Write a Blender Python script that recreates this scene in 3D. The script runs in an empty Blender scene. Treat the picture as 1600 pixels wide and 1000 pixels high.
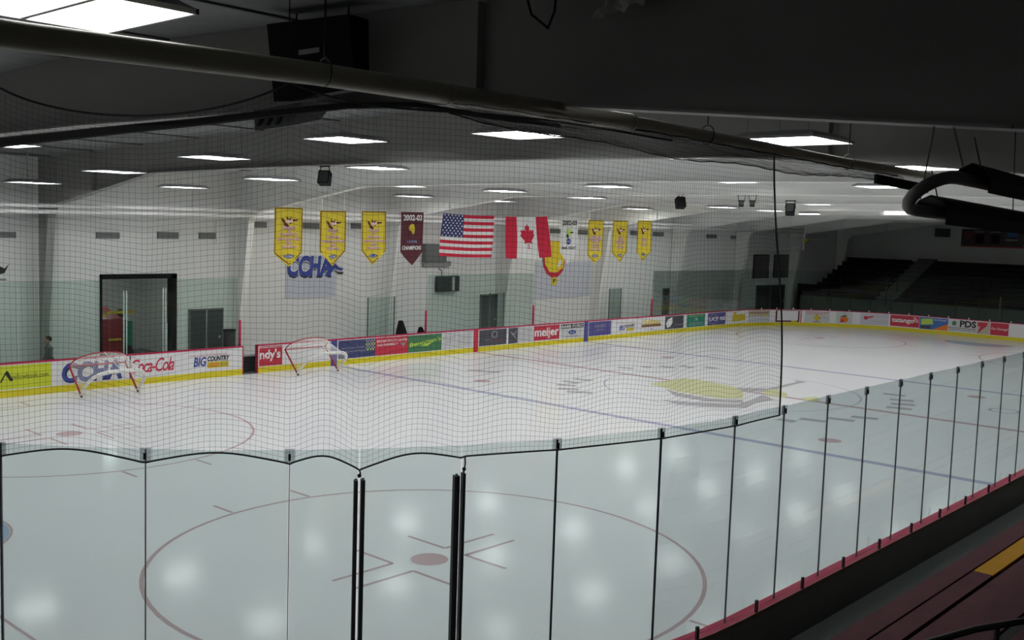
import bpy, bmesh, math, random
from mathutils import Vector, Matrix
random.seed(7)
S = bpy.context.scene
C = S.collection
V = Vector
PI = math.pi

# ---------------------------------------------------------------- camera, world, exposure
cd = bpy.data.cameras.new('camera'); cam = bpy.data.objects.new('camera', cd); C.objects.link(cam)
F = V((0.73961819, 0.66710522, -0.08908176)); R = V((0.67155491, -0.74025627, 0.03216599)); U = V((0.04448523, 0.08361385, 0.99550479))
cam.matrix_world = Matrix(((R.x, U.x, -F.x, -32.991156), (R.y, U.y, -F.y, -18.941644), (R.z, U.z, -F.z, 5.600944), (0, 0, 0, 1)))
cd.sensor_width = 36; cd.lens = 36.0 * 1603.4 / 1600; cd.clip_start = .05; cd.clip_end = 300
S.camera = cam
w = bpy.data.worlds.new('world'); S.world = w; w.use_nodes = True
w.node_tree.nodes['Background'].inputs[0].default_value = (.02, .022, .024, 1)
w.node_tree.nodes['Background'].inputs[1].default_value = .2
vs = S.view_settings
vs.view_transform = 'Standard'; vs.look = 'None'; vs.gamma = 1; vs.use_curve_mapping = False
vs.exposure = 0.0
LIGHT = 12.0          # radiance of the fluorescent diffusers

# ---------------------------------------------------------------- materials
def mat(name, col, rough=.6, metal=0, var=.06, scale=3., spec=.5, bump=0, emit=0, coat=0, bscale=8.):
    m = bpy.data.materials.new(name); m.use_nodes = True
    n = m.node_tree.nodes; l = m.node_tree.links; b = n['Principled BSDF']
    tc = n.new('ShaderNodeTexCoord'); nz = n.new('ShaderNodeTexNoise'); nz.inputs['Scale'].default_value = scale; nz.inputs['Detail'].default_value = 4
    l.new(tc.outputs['Object'], nz.inputs['Vector'])
    rp = n.new('ShaderNodeMapRange'); rp.inputs['To Min'].default_value = 1 - var; rp.inputs['To Max'].default_value = 1 + var
    l.new(nz.outputs['Fac'], rp.inputs['Value'])
    mx = n.new('ShaderNodeMix'); mx.data_type = 'RGBA'; mx.blend_type = 'MULTIPLY'; mx.inputs['Factor'].default_value = 1
    mx.inputs['A'].default_value = (*col, 1); l.new(rp.outputs['Result'], mx.inputs['B'])
    l.new(mx.outputs['Result'], b.inputs['Base Color'])
    b.inputs['Roughness'].default_value = rough; b.inputs['Metallic'].default_value = metal; b.inputs['Specular IOR Level'].default_value = spec
    if coat: b.inputs['Coat Weight'].default_value = coat; b.inputs['Coat Roughness'].default_value = .05
    if bump:
        n2 = n.new('ShaderNodeTexNoise'); n2.inputs['Scale'].default_value = bscale; n2.inputs['Detail'].default_value = 3
        l.new(tc.outputs['Object'], n2.inputs['Vector'])
        bp = n.new('ShaderNodeBump'); bp.inputs['Strength'].default_value = bump; bp.inputs['Distance'].default_value = .1
        l.new(n2.outputs['Fac'], bp.inputs['Height']); l.new(bp.outputs['Normal'], b.inputs['Normal'])
    if emit:
        b.inputs['Emission Color'].default_value = (1, 1, .98, 1); b.inputs['Emission Strength'].default_value = emit
    return m

def glassmat(name, tint, refl=1.0):
    m = bpy.data.materials.new(name); m.use_nodes = True
    n = m.node_tree.nodes; l = m.node_tree.links; n.clear()
    o = n.new('ShaderNodeOutputMaterial'); t = n.new('ShaderNodeBsdfTransparent'); t.inputs[0].default_value = (*tint, 1)
    g = n.new('ShaderNodeBsdfGlossy'); g.inputs['Roughness'].default_value = .03
    f = n.new('ShaderNodeFresnel'); f.inputs[0].default_value = 1.3
    k = n.new('ShaderNodeMath'); k.operation = 'MULTIPLY'; k.inputs[1].default_value = refl; l.new(f.outputs[0], k.inputs[0])
    x = n.new('ShaderNodeMixShader'); l.new(k.outputs[0], x.inputs[0]); l.new(t.outputs[0], x.inputs[1]); l.new(g.outputs[0], x.inputs[2])
    l.new(x.outputs[0], o.inputs[0])
    return m

M = {}
def mk(name, *a, **k): M[name] = mat(name, *a, **k)
mk('ice', (.82, .83, .85), .11, var=.03, scale=.35, spec=.035)
mk('ice_red', (.56, .42, .44), .13, scale=.8, spec=.035); mk('ice_dot', (.60, .44, .46), .13, spec=.035)
mk('ice_blue', (.46, .47, .62), .13, spec=.035); mk('ice_crease', (.40, .52, .68), .13, spec=.035)
mk('ice_grey', (.50, .49, .51), .13, spec=.035); mk('ice_yellow', (.68, .69, .40), .13, spec=.035)
mk('wall', (.76, .77, .76), .6, var=.03, scale=1.2); mk('column', (.80, .80, .77), .5, var=.02)
mk('ceiling', (.84, .85, .85), .8, var=.05, scale=.9, bump=.4, bscale=1.6); mk('ceiling_shaded', (.20, .205, .21), .8, var=.25, scale=.9, bump=.8, bscale=1.6)  # second lining: dimness of the camera end painted into its grey
mk('frame', (.80, .81, .79), .55, var=.03); mk('frame_shaded', (.27, .275, .26), .55, var=.04); mk('purlin', (.10, .10, .10), .6)  # second frame colour is darkened to carry the shade near the camera
mk('concrete', (.20, .21, .21), .8, var=.15); mk('concrete_dark', (.045, .052, .05), .85, var=.2)
mk('white', (.80, .80, .82), .35, var=.015); mk('yellow', (.72, .62, .02), .4); mk('red', (.55, .03, .05), .4)
mk('cap_red', (.50, .025, .085), .5, spec=.2); mk('cap_dark', (.42, .25, .20), .6)
mk('black', (.010, .010, .011), .7, spec=.12); mk('dark', (.04, .042, .045), .6); mk('board_back', (.42, .42, .39), .8)
mk('aluminium', (.55, .56, .57), .35, metal=.7); mk('post_black', (.055, .056, .062), .6, spec=.25); mk('joint_grey', (.12, .13, .13), .6)
mk('pipe', (.40, .385, .31), .5, var=.06, scale=5); mk('steel_white', (.92, .92, .92), .25, spec=.8)
mk('net', (.018, .018, .02), .9); mk('wire', (.015, .015, .015), .7)
mk('gold', (.80, .63, .035), .55, var=.08, scale=6); mk('maroon', (.10, .012, .022), .6, var=.05)
mk('maroon_plank', (.085, .032, .040), .85, spec=.15, var=.25, scale=4); mk('gold_plank', (.42, .21, .015), .85, spec=.15, var=.15)
mk('seat_dark', (.018, .011, .012), .6, var=.2); mk('cloth_white', (.78, .78, .76), .8); mk('flag_red', (.60, .015, .05), .8)
mk('flag_blue', (.03, .04, .16), .8); mk('text_white', (.85, .85, .85), .6, var=0); mk('text_black', (.02, .02, .02), .6, var=0)
mk('text_pink', (.92, .68, .66), .6, var=0); mk('text_outline', (.30, .05, .07), .6, var=0); mk('text_red', (.60, .03, .07), .5, var=0); mk('text_blue', (.04, .07, .33), .5, var=0)
mk('text_gray', (.35, .36, .38), .6, var=0)
mk('lime', (.60, .68, .03), .5); mk('ad_navy', (.05, .06, .17), .5); mk('ad_red', (.56, .03, .06), .5); mk('ad_green', (.06, .20, .09), .5)
mk('ad_lime', (.50, .72, .10), .5); mk('ad_dark', (.07, .07, .09), .5); mk('ad_purple', (.10, .09, .30), .5); mk('ad_tan', (.55, .48, .38), .5)
mk('ad_orange', (.80, .20, .02), .5); mk('ad_sky', (.05, .17, .50), .5); mk('ad_brown', (.28, .15, .08), .5); mk('ad_pale', (.60, .60, .66), .5)
mk('ad_grey', (.62, .63, .64), .5); mk('ad_teal', (.02, .25, .17), .5); mk('stripe_blue', (.07, .07, .30), .5)
mk('panel_pale', (.55, .58, .65), .6); mk('vent', (.14, .15, .15), .6); mk('shade', (.25, .26, .26), .6); mk('door_dark', (.045, .055, .055), .6)
mk('skin', (.45, .27, .20), .6); mk('hair', (.03, .02, .015), .8); mk('shirt', (.16, .17, .17), .9); mk('jeans', (.05, .06, .10), .9)
mk('goal_white', (.85, .85, .82), .6); mk('goal_red', (.45, .02, .04), .4); mk('rubber', (.02, .02, .02), .7)
mk('machine_red', (.30, .02, .03), .35); mk('machine_yellow', (.65, .50, .03), .4); mk('photo_dark', (.10, .10, .095), .4, var=.7, scale=6)
mk('reflector', (.010, .011, .011), .6, spec=.2); mk('tube_grey', (.13, .13, .13), .5); mk('plastic', (.5, .5, .46), .3)
mk('fill_glow', (.9, .9, .9), .5, emit=34, var=0); mk('screen', (.035, .008, .014), .4); mk('diffuser', (.9, .9, .9), .5, emit=LIGHT, var=0)
mk('housing', (.30, .30, .31), .5)
M['clip'] = glassmat('clip', (.72, .73, .74), .3)
M['glass_near'] = glassmat('glass_near', (.835, .885, .88), .2)
M['glass_far'] = glassmat('glass_far', (.86, .925, .90), .5)

# ---------------------------------------------------------------- mesh builder
ORG = {}
class MB:
    def __init__(s): s.v = []; s.f = []
    def add(s, vs, fs):
        k = len(s.v); s.v += [V(p) for p in vs]; s.f += [tuple(k + i for i in f) for f in fs]; return s
    def box(s, x0, x1, y0, y1, z0, z1):
        return s.add([(x, y, z) for z in (z0, z1) for x, y in ((x0, y0), (x1, y0), (x1, y1), (x0, y1))],
                     [(3, 2, 1, 0), (4, 5, 6, 7), (0, 1, 5, 4), (1, 2, 6, 5), (2, 3, 7, 6), (3, 0, 4, 7)])
    def obox(s, c, ax, ay, az):     # centre and three half-axes
        c, ax, ay, az = V(c), V(ax), V(ay), V(az)
        return s.add([c + ax * i + ay * j + az * k for k in (-1, 1) for i, j in ((-1, -1), (1, -1), (1, 1), (-1, 1))],
                     [(3, 2, 1, 0), (4, 5, 6, 7), (0, 1, 5, 4), (1, 2, 6, 5), (2, 3, 7, 6), (3, 0, 4, 7)])
    def tube(s, pts, r, n=8, cap=True, closed=False):
        pts = [V(p) for p in pts]; m = len(pts); k = len(s.v); rr = r if isinstance(r, (list, tuple)) else [r] * m
        up = None
        for i, p in enumerate(pts):
            a = pts[(i - 1) % m] if closed or i else p; b = pts[(i + 1) % m] if closed or i < m - 1 else p
            t = (b - a).normalized()
            if up is None: up = V((0, 0, 1)) if abs(t.z) < .9 else V((1, 0, 0))
            x = t.cross(up)
            if x.length < 1e-4: x = t.cross(V((1, 0, 0)))
            x.normalize(); y = x.cross(t); up = y
            for j in range(n):
                q = 2 * PI * j / n; s.v.append(p + x * math.cos(q) * rr[i] + y * math.sin(q) * rr[i])
        for i in range(m if closed else m - 1):
            i2 = (i + 1) % m
            for j in range(n): j2 = (j + 1) % n; s.f.append((k + i * n + j, k + i * n + j2, k + i2 * n + j2, k + i2 * n + j))
        if cap and not closed: s.f.append(tuple(k + j for j in range(n))[::-1]); s.f.append(tuple(k + (m - 1) * n + j for j in range(n)))
        return s
    def prism(s, poly, fn, a, b):   # poly of 2D points, fn(u, v, w) -> 3D, extruded from w=a to w=b
        n = len(poly)
        return s.add([fn(u, v, a) for u, v in poly] + [fn(u, v, b) for u, v in poly],
                     [tuple(range(n))[::-1], tuple(range(n, 2 * n))] + [(i, (i + 1) % n, n + (i + 1) % n, n + i) for i in range(n)])
    def grid(s, fn, nu, nv):
        return s.add([fn(i / nu, j / nv) for j in range(nv + 1) for i in range(nu + 1)],
                     [(j * (nu + 1) + i, j * (nu + 1) + i + 1, (j + 1) * (nu + 1) + i + 1, (j + 1) * (nu + 1) + i) for j in range(nv) for i in range(nu)])
    def sweep(s, path, prof):       # path(i) -> fn(d, z); prof closed list of (d, z)
        n = len(prof); k = len(s.v)
        for fn in path:
            for d, z in prof: s.v.append(V(fn(d, z)))
        for i in range(len(path) - 1):
            for j in range(n): j2 = (j + 1) % n; s.f.append((k + i * n + j, k + i * n + j2, k + (i + 1) * n + j2, k + (i + 1) * n + j))
        s.f.append(tuple(k + j for j in range(n))[::-1]); s.f.append(tuple(k + (len(path) - 1) * n + j for j in range(n)))
        return s
    def ball(s, c, r, n=10):
        c = V(c); r = r if isinstance(r, (tuple, list)) else (r, r, r)
        return s.grid(lambda a, b: c + V((r[0] * math.cos(2 * PI * a) * math.sin(PI * b), r[1] * math.sin(2 * PI * a) * math.sin(PI * b), -r[2] * math.cos(PI * b))), n, n // 2 + 1)
    def build(s, name, m, parent=None, smooth=False, fixn=True):
        me = bpy.data.meshes.new(name)
        if parent is not None: org = ORG[parent.name]
        else:
            xs = [p.x for p in s.v]; ys = [p.y for p in s.v]; org = V(((min(xs) + max(xs)) / 2, (min(ys) + max(ys)) / 2, min(p.z for p in s.v)))
        me.from_pydata([p - org for p in s.v], [], s.f)
        if fixn:
            bm = bmesh.new(); bm.from_mesh(me); bmesh.ops.recalc_face_normals(bm, faces=bm.faces); bm.to_mesh(me); bm.free()
        me.materials.append(M[m] if isinstance(m, str) else m)
        if smooth:
            for p in me.polygons: p.use_smooth = True
        o = bpy.data.objects.new(name, me); C.objects.link(o); ORG[o.name] = org
        if parent is not None: o.parent = parent
        else: o.location = org
        return o

def tag(o, label, cat, group=None, kind=None):
    o['label'] = label; o['category'] = cat
    if group: o['group'] = group
    if kind: o['kind'] = kind
    return o
def thing(name, label, cat, loc, group=None):
    o = bpy.data.objects.new(name, None); C.objects.link(o); o.location = loc; ORG[o.name] = V(loc); o.empty_display_size = .2
    return tag(o, label, cat, group)
def struct(o, label=None):
    o['kind'] = 'structure'
    if label: o['label'] = label
    return o
def lab(o, t): o['label'] = t; return o
def copy_thing(root, d, label):
    c = root.copy(); C.objects.link(c); c.location = root.location + V(d); c['label'] = label; ORG[c.name] = ORG[root.name] + V(d)
    for ch in list(root.children):
        e = ch.copy(); C.objects.link(e); e.parent = c
        for g in ch.children: h = g.copy(); C.objects.link(h); h.parent = e
    return c
ORD = ['first', 'second', 'third', 'fourth', 'fifth', 'sixth', 'seventh', 'eighth', 'ninth', 'tenth', 'eleventh', 'twelfth', 'thirteenth', 'fourteenth',
       'fifteenth', 'sixteenth', 'seventeenth', 'eighteenth', 'nineteenth', 'twentieth'] + ['%s place' % i for i in range(21, 60)]
ORD[20:30] = ['twenty-first', 'twenty-second', 'twenty-third', 'twenty-fourth', 'twenty-fifth', 'twenty-sixth', 'twenty-seventh', 'twenty-eighth', 'twenty-ninth', 'thirtieth']

def text_polys(txt, shear=0, bold=0, space=1):
    cu = bpy.data.curves.new('t', 'FONT'); cu.body = txt; cu.shear = shear; cu.offset = bold; cu.align_x = 'CENTER'; cu.space_line = .95; cu.space_character = space; cu.resolution_u = 3
    o = bpy.data.objects.new('t', cu); C.objects.link(o)
    me = bpy.data.meshes.new_from_object(o.evaluated_get(bpy.context.evaluated_depsgraph_get()))
    vs_ = [tuple(v.co[:2]) for v in me.vertices]; fs = [tuple(p.vertices) for p in me.polygons]
    bpy.data.objects.remove(o); bpy.data.curves.remove(cu); bpy.data.meshes.remove(me)
    return vs_, fs
def lettering(txt, fn, u0, u1, v0, v1, m, parent, name='lettering', **k):   # fn(u, v) -> 3D
    vs_, fs = text_polys(txt, **k)
    xs = [p[0] for p in vs_]; ys = [p[1] for p in vs_]; a, b, c, d = min(xs), max(xs), min(ys), max(ys)
    q = MB(); q.add([fn(u0 + (u1 - u0) * (x - a) / (b - a), v0 + (v1 - v0) * (y - c) / (d - c)) for x, y in vs_], fs)
    return q.build(name, m, parent, fixn=False)
def poly(pts, fn, m, parent, name='emblem', sub=1):
    q = MB(); q.add([fn(u, v) for u, v in pts], [tuple(range(len(pts)))]); return q.build(name, m, parent, fixn=False)
def rect(u0, u1, v0, v1, fn, m, parent, name='patch', n=1):
    q = MB(); q.grid(lambda a, b: fn(u0 + (u1 - u0) * a, v0 + (v1 - v0) * b), n, 1); return q.build(name, m, parent, fixn=False)
def disc(u, v, ru, rv, fn, m, parent, name='emblem', n=20):
    return poly([(u + ru * math.cos(2 * PI * i / n), v + rv * math.sin(2 * PI * i / n)) for i in range(n)], fn, m, parent, name)

# ---------------------------------------------------------------- rink outline
RX, RY, RR = 30.76, 12.95, 8.5
SX = RX - RR; ARC = RR * PI / 2; ES = SX + ARC
def perim(s):
    if s <= SX: return V((s, RY, 0)), V((0, -1, 0))
    if s <= ES:
        a = (s - SX) / RR; return V((SX + RR * math.sin(a), RY - RR + RR * math.cos(a), 0)), V((-math.sin(a), -math.cos(a), 0))
    return V((RX, RY - RR - (s - ES), 0)), V((-1, 0, 0))
def far(s, z, d=0):
    p, n = perim(s); p = p + n * d; return V((p.x, p.y, z))
def near(s, z, d=0):
    p, n = perim(s); p = p + n * d; return V((-p.x, -p.y, z))
def srange(a, b, step=.6):
    n = max(1, int(abs(b - a) / step)); k = [a + (b - a) * i / n for i in range(n + 1)]
    return k
def sweepB(side, s0, s1, prof, q=None):
    q = q or MB(); return q.sweep([(lambda d, z, s=s: side(s, z, d)) for s in srange(s0, s1)], prof)

# ---------------------------------------------------------------- setting: ground, ice, walls, ceiling
q = MB().box(-40, 46, -26, 16.3, -.3, -.03); struct(q.build('floor', 'concrete'))
q = MB(); out = []
for sgn in (1, -1):
    for s in srange(-SX, ES + (RY - RR) * 2 - .001 + 0, .5):
        if s > ES + (RY - RR) * 2: break
        p = far(s, 0) if sgn == 1 else near(s, 0); out.append(p)
# outline: far side left to right, round to the end, then the mirrored half
pts = [far(s, 0) for s in srange(-SX, ES, .5)] + [near(s, 0) for s in srange(-SX, ES, .5)]
pts2 = [far(s, 0) for s in srange(-SX, SX, 1)] + [far(s, 0) for s in srange(SX, ES, .5)]
pts2 += [V((p.x, -p.y, 0)) for p in reversed(pts2)]
right = [p for p in pts2]
ring = [far(s, 0) for s in srange(0, ES, .5)]
ring = ring + [V((p.x, -p.y, 0)) for p in reversed(ring)] + [V((-p.x, -p.y, 0)) for p in ring] + [V((-p.x, p.y, 0)) for p in reversed(ring)]
clean = []
for p in ring:
    if not clean or (p - clean[-1]).length > 1e-3: clean.append(p)
ring = clean
q = MB().prism([(p.x, p.y) for p in ring], lambda u, v, w_: V((u, v, w_)), -.025, 0)
ice = struct(q.build('floor_ice', 'ice'), 'pale glossy ice sheet filling the rink')
Z1 = .003
G = lambda u, v: V((u, v, Z1))
def ringshape(cx, cy, r, wd, m, name, a0=0, a1=2 * PI, n=72, z=0):
    q = MB().grid(lambda a, b: V((cx + (r - wd / 2 + wd * b) * math.cos(a0 + (a1 - a0) * a), cy + (r - wd / 2 + wd * b) * math.sin(a0 + (a1 - a0) * a), Z1 + z)), n, 1)
    return q.build(name, m, ice, fixn=False)
def line(x0, y0, x1, y1, wd, m, name='painted_line', z=.0):
    a = V((x0, y0, 0)); b = V((x1, y1, 0)); t = (b - a).normalized(); n = V((-t.y, t.x, 0)) * wd / 2
    q = MB().add([a - n + V((0, 0, Z1 + z)), b - n + V((0, 0, Z1 + z)), b + n + V((0, 0, Z1 + z)), a + n + V((0, 0, Z1 + z))], [(0, 1, 2, 3)]); return q.build(name, m, ice, fixn=False)
XD = 21.31; XB = 7.88; XN = 6.07; YD = 6.71
for sx in (-1, 1):
    line(sx * XB, -12.93, sx * XB, 12.93, .3, 'ice_blue' if sx < 0 else 'ice_blue')
    gx = sx * (XD + 6.1); line(gx, -11.6, gx, 11.6, .05, 'ice_red')
    ringshape(gx, 0, 1.83, .05, 'ice_red', 'crease_line', PI / 2 if sx > 0 else -PI / 2, 3 * PI / 2 if sx > 0 else PI / 2, 24, .002)
    poly([(gx - sx * 1.8 * math.cos(a), 1.8 * math.sin(a)) for a in [(-PI / 2) + PI * i / 20 for i in range(21)]], G, 'ice_crease', ice, 'goal_crease')
    for sy in (-1, 1):
        cx, cy = sx * XD, sy * YD
        ringshape(cx, cy, 4.57, .07, 'ice_red', 'faceoff_circle'); disc(cx, cy, .32, .32, G, 'ice_dot', ice, 'faceoff_spot')
        disc(sx * XN, cy, .32, .32, G, 'ice_dot', ice, 'faceoff_spot')
        for ex in (-1, 1):
            for ey in (-1, 1):
                line(cx + ex * .6, cy + ey * .25, cx + ex * 1.85, cy + ey * .25, .07, 'ice_red')
                line(cx + ex * .6, cy + ey * .25, cx + ex * .6, cy + ey * 1.2, .07, 'ice_red')
            for ey in (-1, 1):
                line(cx + ex * .9, cy + ey * 4.55, cx + ex * .9, cy + ey * 5.2, .07, 'ice_red')
line(0, -12.93, 0, 12.93, .3, 'ice_red')
ringshape(0, 0, 4.57, .05, 'ice_blue', 'centre_circle', z=.001)
def P2(pts, m, z=.004): return poly(pts, lambda u, v: V((u, v, z)), m, ice, 'centre_emblem')
P2([(-1.45, 2.52), (.87, 2.62), (1.11, 2.05), (.69, .39), (.15, -.5), (-1.59, -1.44), (-2.22, -.8), (-2.12, .82)], 'ice_yellow', .006)
P2([(-2.01, 1.44), (-2.37, .66), (-2.53, -.74), (-1.84, -1.58), (-2.4, -1.95), (-3.18, -.89), (-3.08, .33)], 'ice_grey', .0055)
P2([(-4.19, .19), (-3.59, -.89), (-2.65, -1.92), (-1.56, -1.79), (-.38, -1.51), (-.45, -1.8), (-.9, -2.28), (-2.07, -2.2), (-3.26, -2.5), (-3.94, -1.84), (-4.45, -.7)], 'ice_grey', .005)
P2([(.46, 0), (1.35, -.83), (3.85, -.72), (4.23, -.39), (4.22, -.99), (3.36, -.97), (.63, -1.22), (-.17, -.63)], 'ice_grey', .0065)
P2([(.63, -1.04), (1.45, -1.09), (.71, -1.98), (-.23, -2.3), (-.02, -1.44)], 'ice_yellow', .007)
P2([(.25, -2.66), (1.01, -2.89), (.34, -3.38), (-.25, -3.26)], 'ice_yellow', .007)
for a, b in [((-2.8, 5.03), (-2.62, 4.32)), ((-3.53, 4.97), (-3.53, 4.21)), ((-4.46, 4.5), (-4.11, 3.89)), ((-5.12, 3.9), (-4.72, 3.26)), ((-5.43, 3.26), (-4.91, 2.54)),
             ((1.31, 6.02), (1.56, 5.39)), ((2.36, 5.54), (2.54, 5.18)), ((3.17, 5.22), (3.24, 4.46)), ((4.11, 4.81), (3.9, 4.01)), ((4.67, 3.95), (4.6, 3.29)),
             ((3.86, -4.14), (3.97, -4.92)), ((2.72, -4.84), (3.03, -5.58)), ((1.77, -5.27), (2.22, -5.93)), ((.97, -5.44), (1.19, -6.22)),
             ((-4.22, -4.15), (-4.17, -4.72)), ((-3.54, -4.55), (-3.39, -5.33)), ((-2.72, -5.05), (-2.54, -5.87)), ((-1.85, -5.46), (-1.58, -6.22))]:
    line(*a, *b, .42, 'ice_grey', 'painted_letter_stroke', .001)
ringshape(3.6, -8.4, .45, .09, 'ice_grey', 'painted_ring'); line(-4.44, 9.09, -3.91, 7.87, .3, 'ice_grey', 'painted_mark'); line(-4.6, 8.6, -3.6, 7.9, .12, 'ice_grey', 'painted_mark')

# far wall (plane y = 16) with the machine-room opening, other walls
YW = 16.0; DX0, DX1, DZ = -15.95, -13.05, 3.5
q = MB().box(-40, DX0, YW, YW + .2, -.05, 8).box(DX1, 46.2, YW, YW + .2, -.05, 8).box(DX0, DX1, YW, YW + .2, DZ, 8)
struct(q.build('wall_far', 'wall'), 'white panelled side wall behind the benches')
struct(MB().box(46, 46.2, -26, 16, -.05, 8).build('wall_end', 'wall'))
struct(MB().box(-40.2, -40, -26, 16, -.05, 8).build('wall_behind', 'wall'))
struct(MB().box(-40, 46, -26.2, -26, -.05, 8).build('wall_near', 'wall'))
q = MB().box(-17.2, -11.2, 22, 22.1, -.03, 4).box(-17.3, -17.2, YW + .2, 22, -.03, 4).box(-11.2, -11.1, YW + .2, 22, -.03, 4)
struct(q.build('wall_machine_room', 'wall'), 'wall of the dim machine room behind the wide doorway')
struct(MB().box(-17.2, -11.2, YW + .2, 22, 4, 4.1).build('ceiling_machine_room', 'wall')); struct(MB().box(-17.2, -11.2, YW + .2, 22, -.1, -.03).build('floor_machine_room', 'concrete'))
def zc(y): return 8.05 - .03 * abs(y + 4)
for xa, xb, mm, lb in ((-18.1, 46.2, 'ceiling', 'pale insulated roof lining over the rink'), (-40, -18.1, 'ceiling_shaded', 'wrinkled roof lining nearest the camera end, shade painted in as dark grey')):
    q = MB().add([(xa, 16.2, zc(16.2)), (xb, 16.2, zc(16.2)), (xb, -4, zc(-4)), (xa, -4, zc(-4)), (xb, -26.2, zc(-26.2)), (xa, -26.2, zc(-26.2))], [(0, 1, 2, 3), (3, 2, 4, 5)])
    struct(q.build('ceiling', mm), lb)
k = 0
for y in range(-24, 16, 3):
    q = MB().box(-40, 46, y - .02, y + .02, zc(y) - .03, zc(y) - .002); struct(q.build('trim_purlin', 'purlin'))
struct(MB().box(-40, 46, -26, -13.3, -.03, .6).build('floor_near_walkway', 'concrete_dark'))

# rigid roof frames
PB = [(15.95, -.03), (15.62, -.03), (15.5, 2), (15.2, 4), (14.97, 5.56), (14.72, 5.9), (13.49, 6.05), (11.5, 6.36), (8.36, 6.84), (3.3, 6.9), (-3.6, 6.94), (-10, 6.88), (-12.7, 6.74), (-16.8, 6.36), (-22, 5.95), (-24.2, 5.5), (-25, .6), (-25.9, .6)]
def frame(x):
    r = []
    top = [(-25.9, zc(-25.9) - .003), (-4, zc(-4) - .003), (15.95, zc(15.95) - .003)]
    q = MB().prism(PB + top, lambda u, v, w_: V((x + w_, u, v)), -.012, .012)
    fm = 'frame_shaded' if x < -18 else 'frame'  # the two nearest frames take their shade from the darker colour
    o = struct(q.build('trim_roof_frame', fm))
    q = MB()
    for (a, b), (c, d) in zip(PB[1:-2], PB[2:-1]):
        t = V((0, c - a, d - b)).normalized(); n = V((0, -t.z, t.y)); m_ = V((x, (a + c) / 2, (b + d) / 2)); L = math.hypot(c - a, d - b) / 2 + .01
        q.obox(m_ - n * 0.0, (.13, 0, 0), t * L, n * .012)
    o2 = q.build('flange', 'frame_shaded' if x < -18 else 'column', o)
    for y in (-16.9, -11.9, 11.9):
        bot = [b for b in PB if True]
        zb = 6.36 if y < -15 else (6.78 if y < 0 else 6.34)
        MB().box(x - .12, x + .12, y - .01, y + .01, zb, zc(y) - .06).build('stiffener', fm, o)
    return o
FX = [-25.7 + 7.62 * i for i in range(10)]
for x in FX: frame(x)
q = MB()
for x in FX:
    pass

# ---------------------------------------------------------------- fluorescent fixtures
def fixture(x, y, z, label):
    t = thing('ceiling_light', label, 'light fixture', (x, y, z), 'square fluorescent light fixtures')
    a = .61
    q = MB().add([(x + i * a, y + j * a, z + .02) for i, j in ((-1, -1), (1, -1), (1, 1), (-1, 1))] + [(x + i * .5, y + j * .5, z + .09) for i, j in ((-1, -1), (1, -1), (1, 1), (-1, 1))],
                 [(0, 1, 2, 3), (4, 5, 6, 7), (0, 1, 5, 4), (1, 2, 6, 5), (2, 3, 7, 6), (3, 0, 4, 7)]); q.build('housing', 'housing', t)
    for j in (-1, 1):
        q = MB().box(x + j * .305 - .285, x + j * .305 + .285, y - .59, y + .59, z, z + .018); q.build('diffuser', 'diffuser', t)
    q = MB()
    for j in (-1, 1): q.box(x + j * .605 - .012, x + j * .605 + .012, y - .617, y + .617, z - .012, z + .022).box(x - .617, x + .617, y + j * .605 - .012, y + j * .605 + .012, z - .012, z + .022)
    q.box(x - .02, x + .02, y - .6, y + .6, z - .008, z + .02); q.build('frame', 'housing', t)
    for i in (-.45, .45):
        for j in (-.45, .45): MB().tube([(x + i, y + j, z + .09), (x + i * .9, y + j * .9, zc(y + j * .9) - .02)], .003, 3).build('hanging_wire', 'wire', t)
    return t
ROWZ = {12.1: [(-20, 6.48), (-14.8, 6.6), (-4.7, 6.755), (11, 6.80), (26, 6.80)], 7.1: [(-20, 6.74), (-15, 6.82), (-4.8, 6.96), (.2, 6.93), (26, 6.93)],
        2.3: [(-30, 6.85), (-24.4, 6.92), (-20, 7.0), (-15, 7.08), (-4.7, 7.12), (26, 7.12)], -2.5: [(-30, 7.25), (26, 7.25)], -7.2: [(-30, 7.18), (-15, 7.18), (-4.9, 7.08), (26, 7.08)],
        -12.2: [(-29.7, 6.93), (-25, 6.9), (-20.4, 6.92), (-15, 6.87), (26, 6.87)]}
COLX = [-29.95, -24.7, -19.9, -15.0, -9.8, -4.75, .2, 5.4, 10.8, 15.6, 20.5]
RN = {-12.2: 'under the long suspended pipe', -7.2: 'next to the pipe row', -2.5: 'just near side of the roof middle', 2.3: 'just far side of the roof middle', 7.1: 'second from the far wall', 12.1: 'closest to the far wall'}
for y, zs in ROWZ.items():
    for i, x in enumerate(COLX):
        if x > 20 and y > 10: continue
        z = zs[0][1] if x <= zs[0][0] else zs[-1][1]
        for a, b in zip(zs, zs[1:]):
            if a[0] <= x <= b[0]: z = a[1] + (b[1] - a[1]) * (x - a[0]) / (b[0] - a[0])
        fixture(x, y, z, 'lit square ceiling light, %s in the row %s' % (ORD[i], RN[y]))

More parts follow.
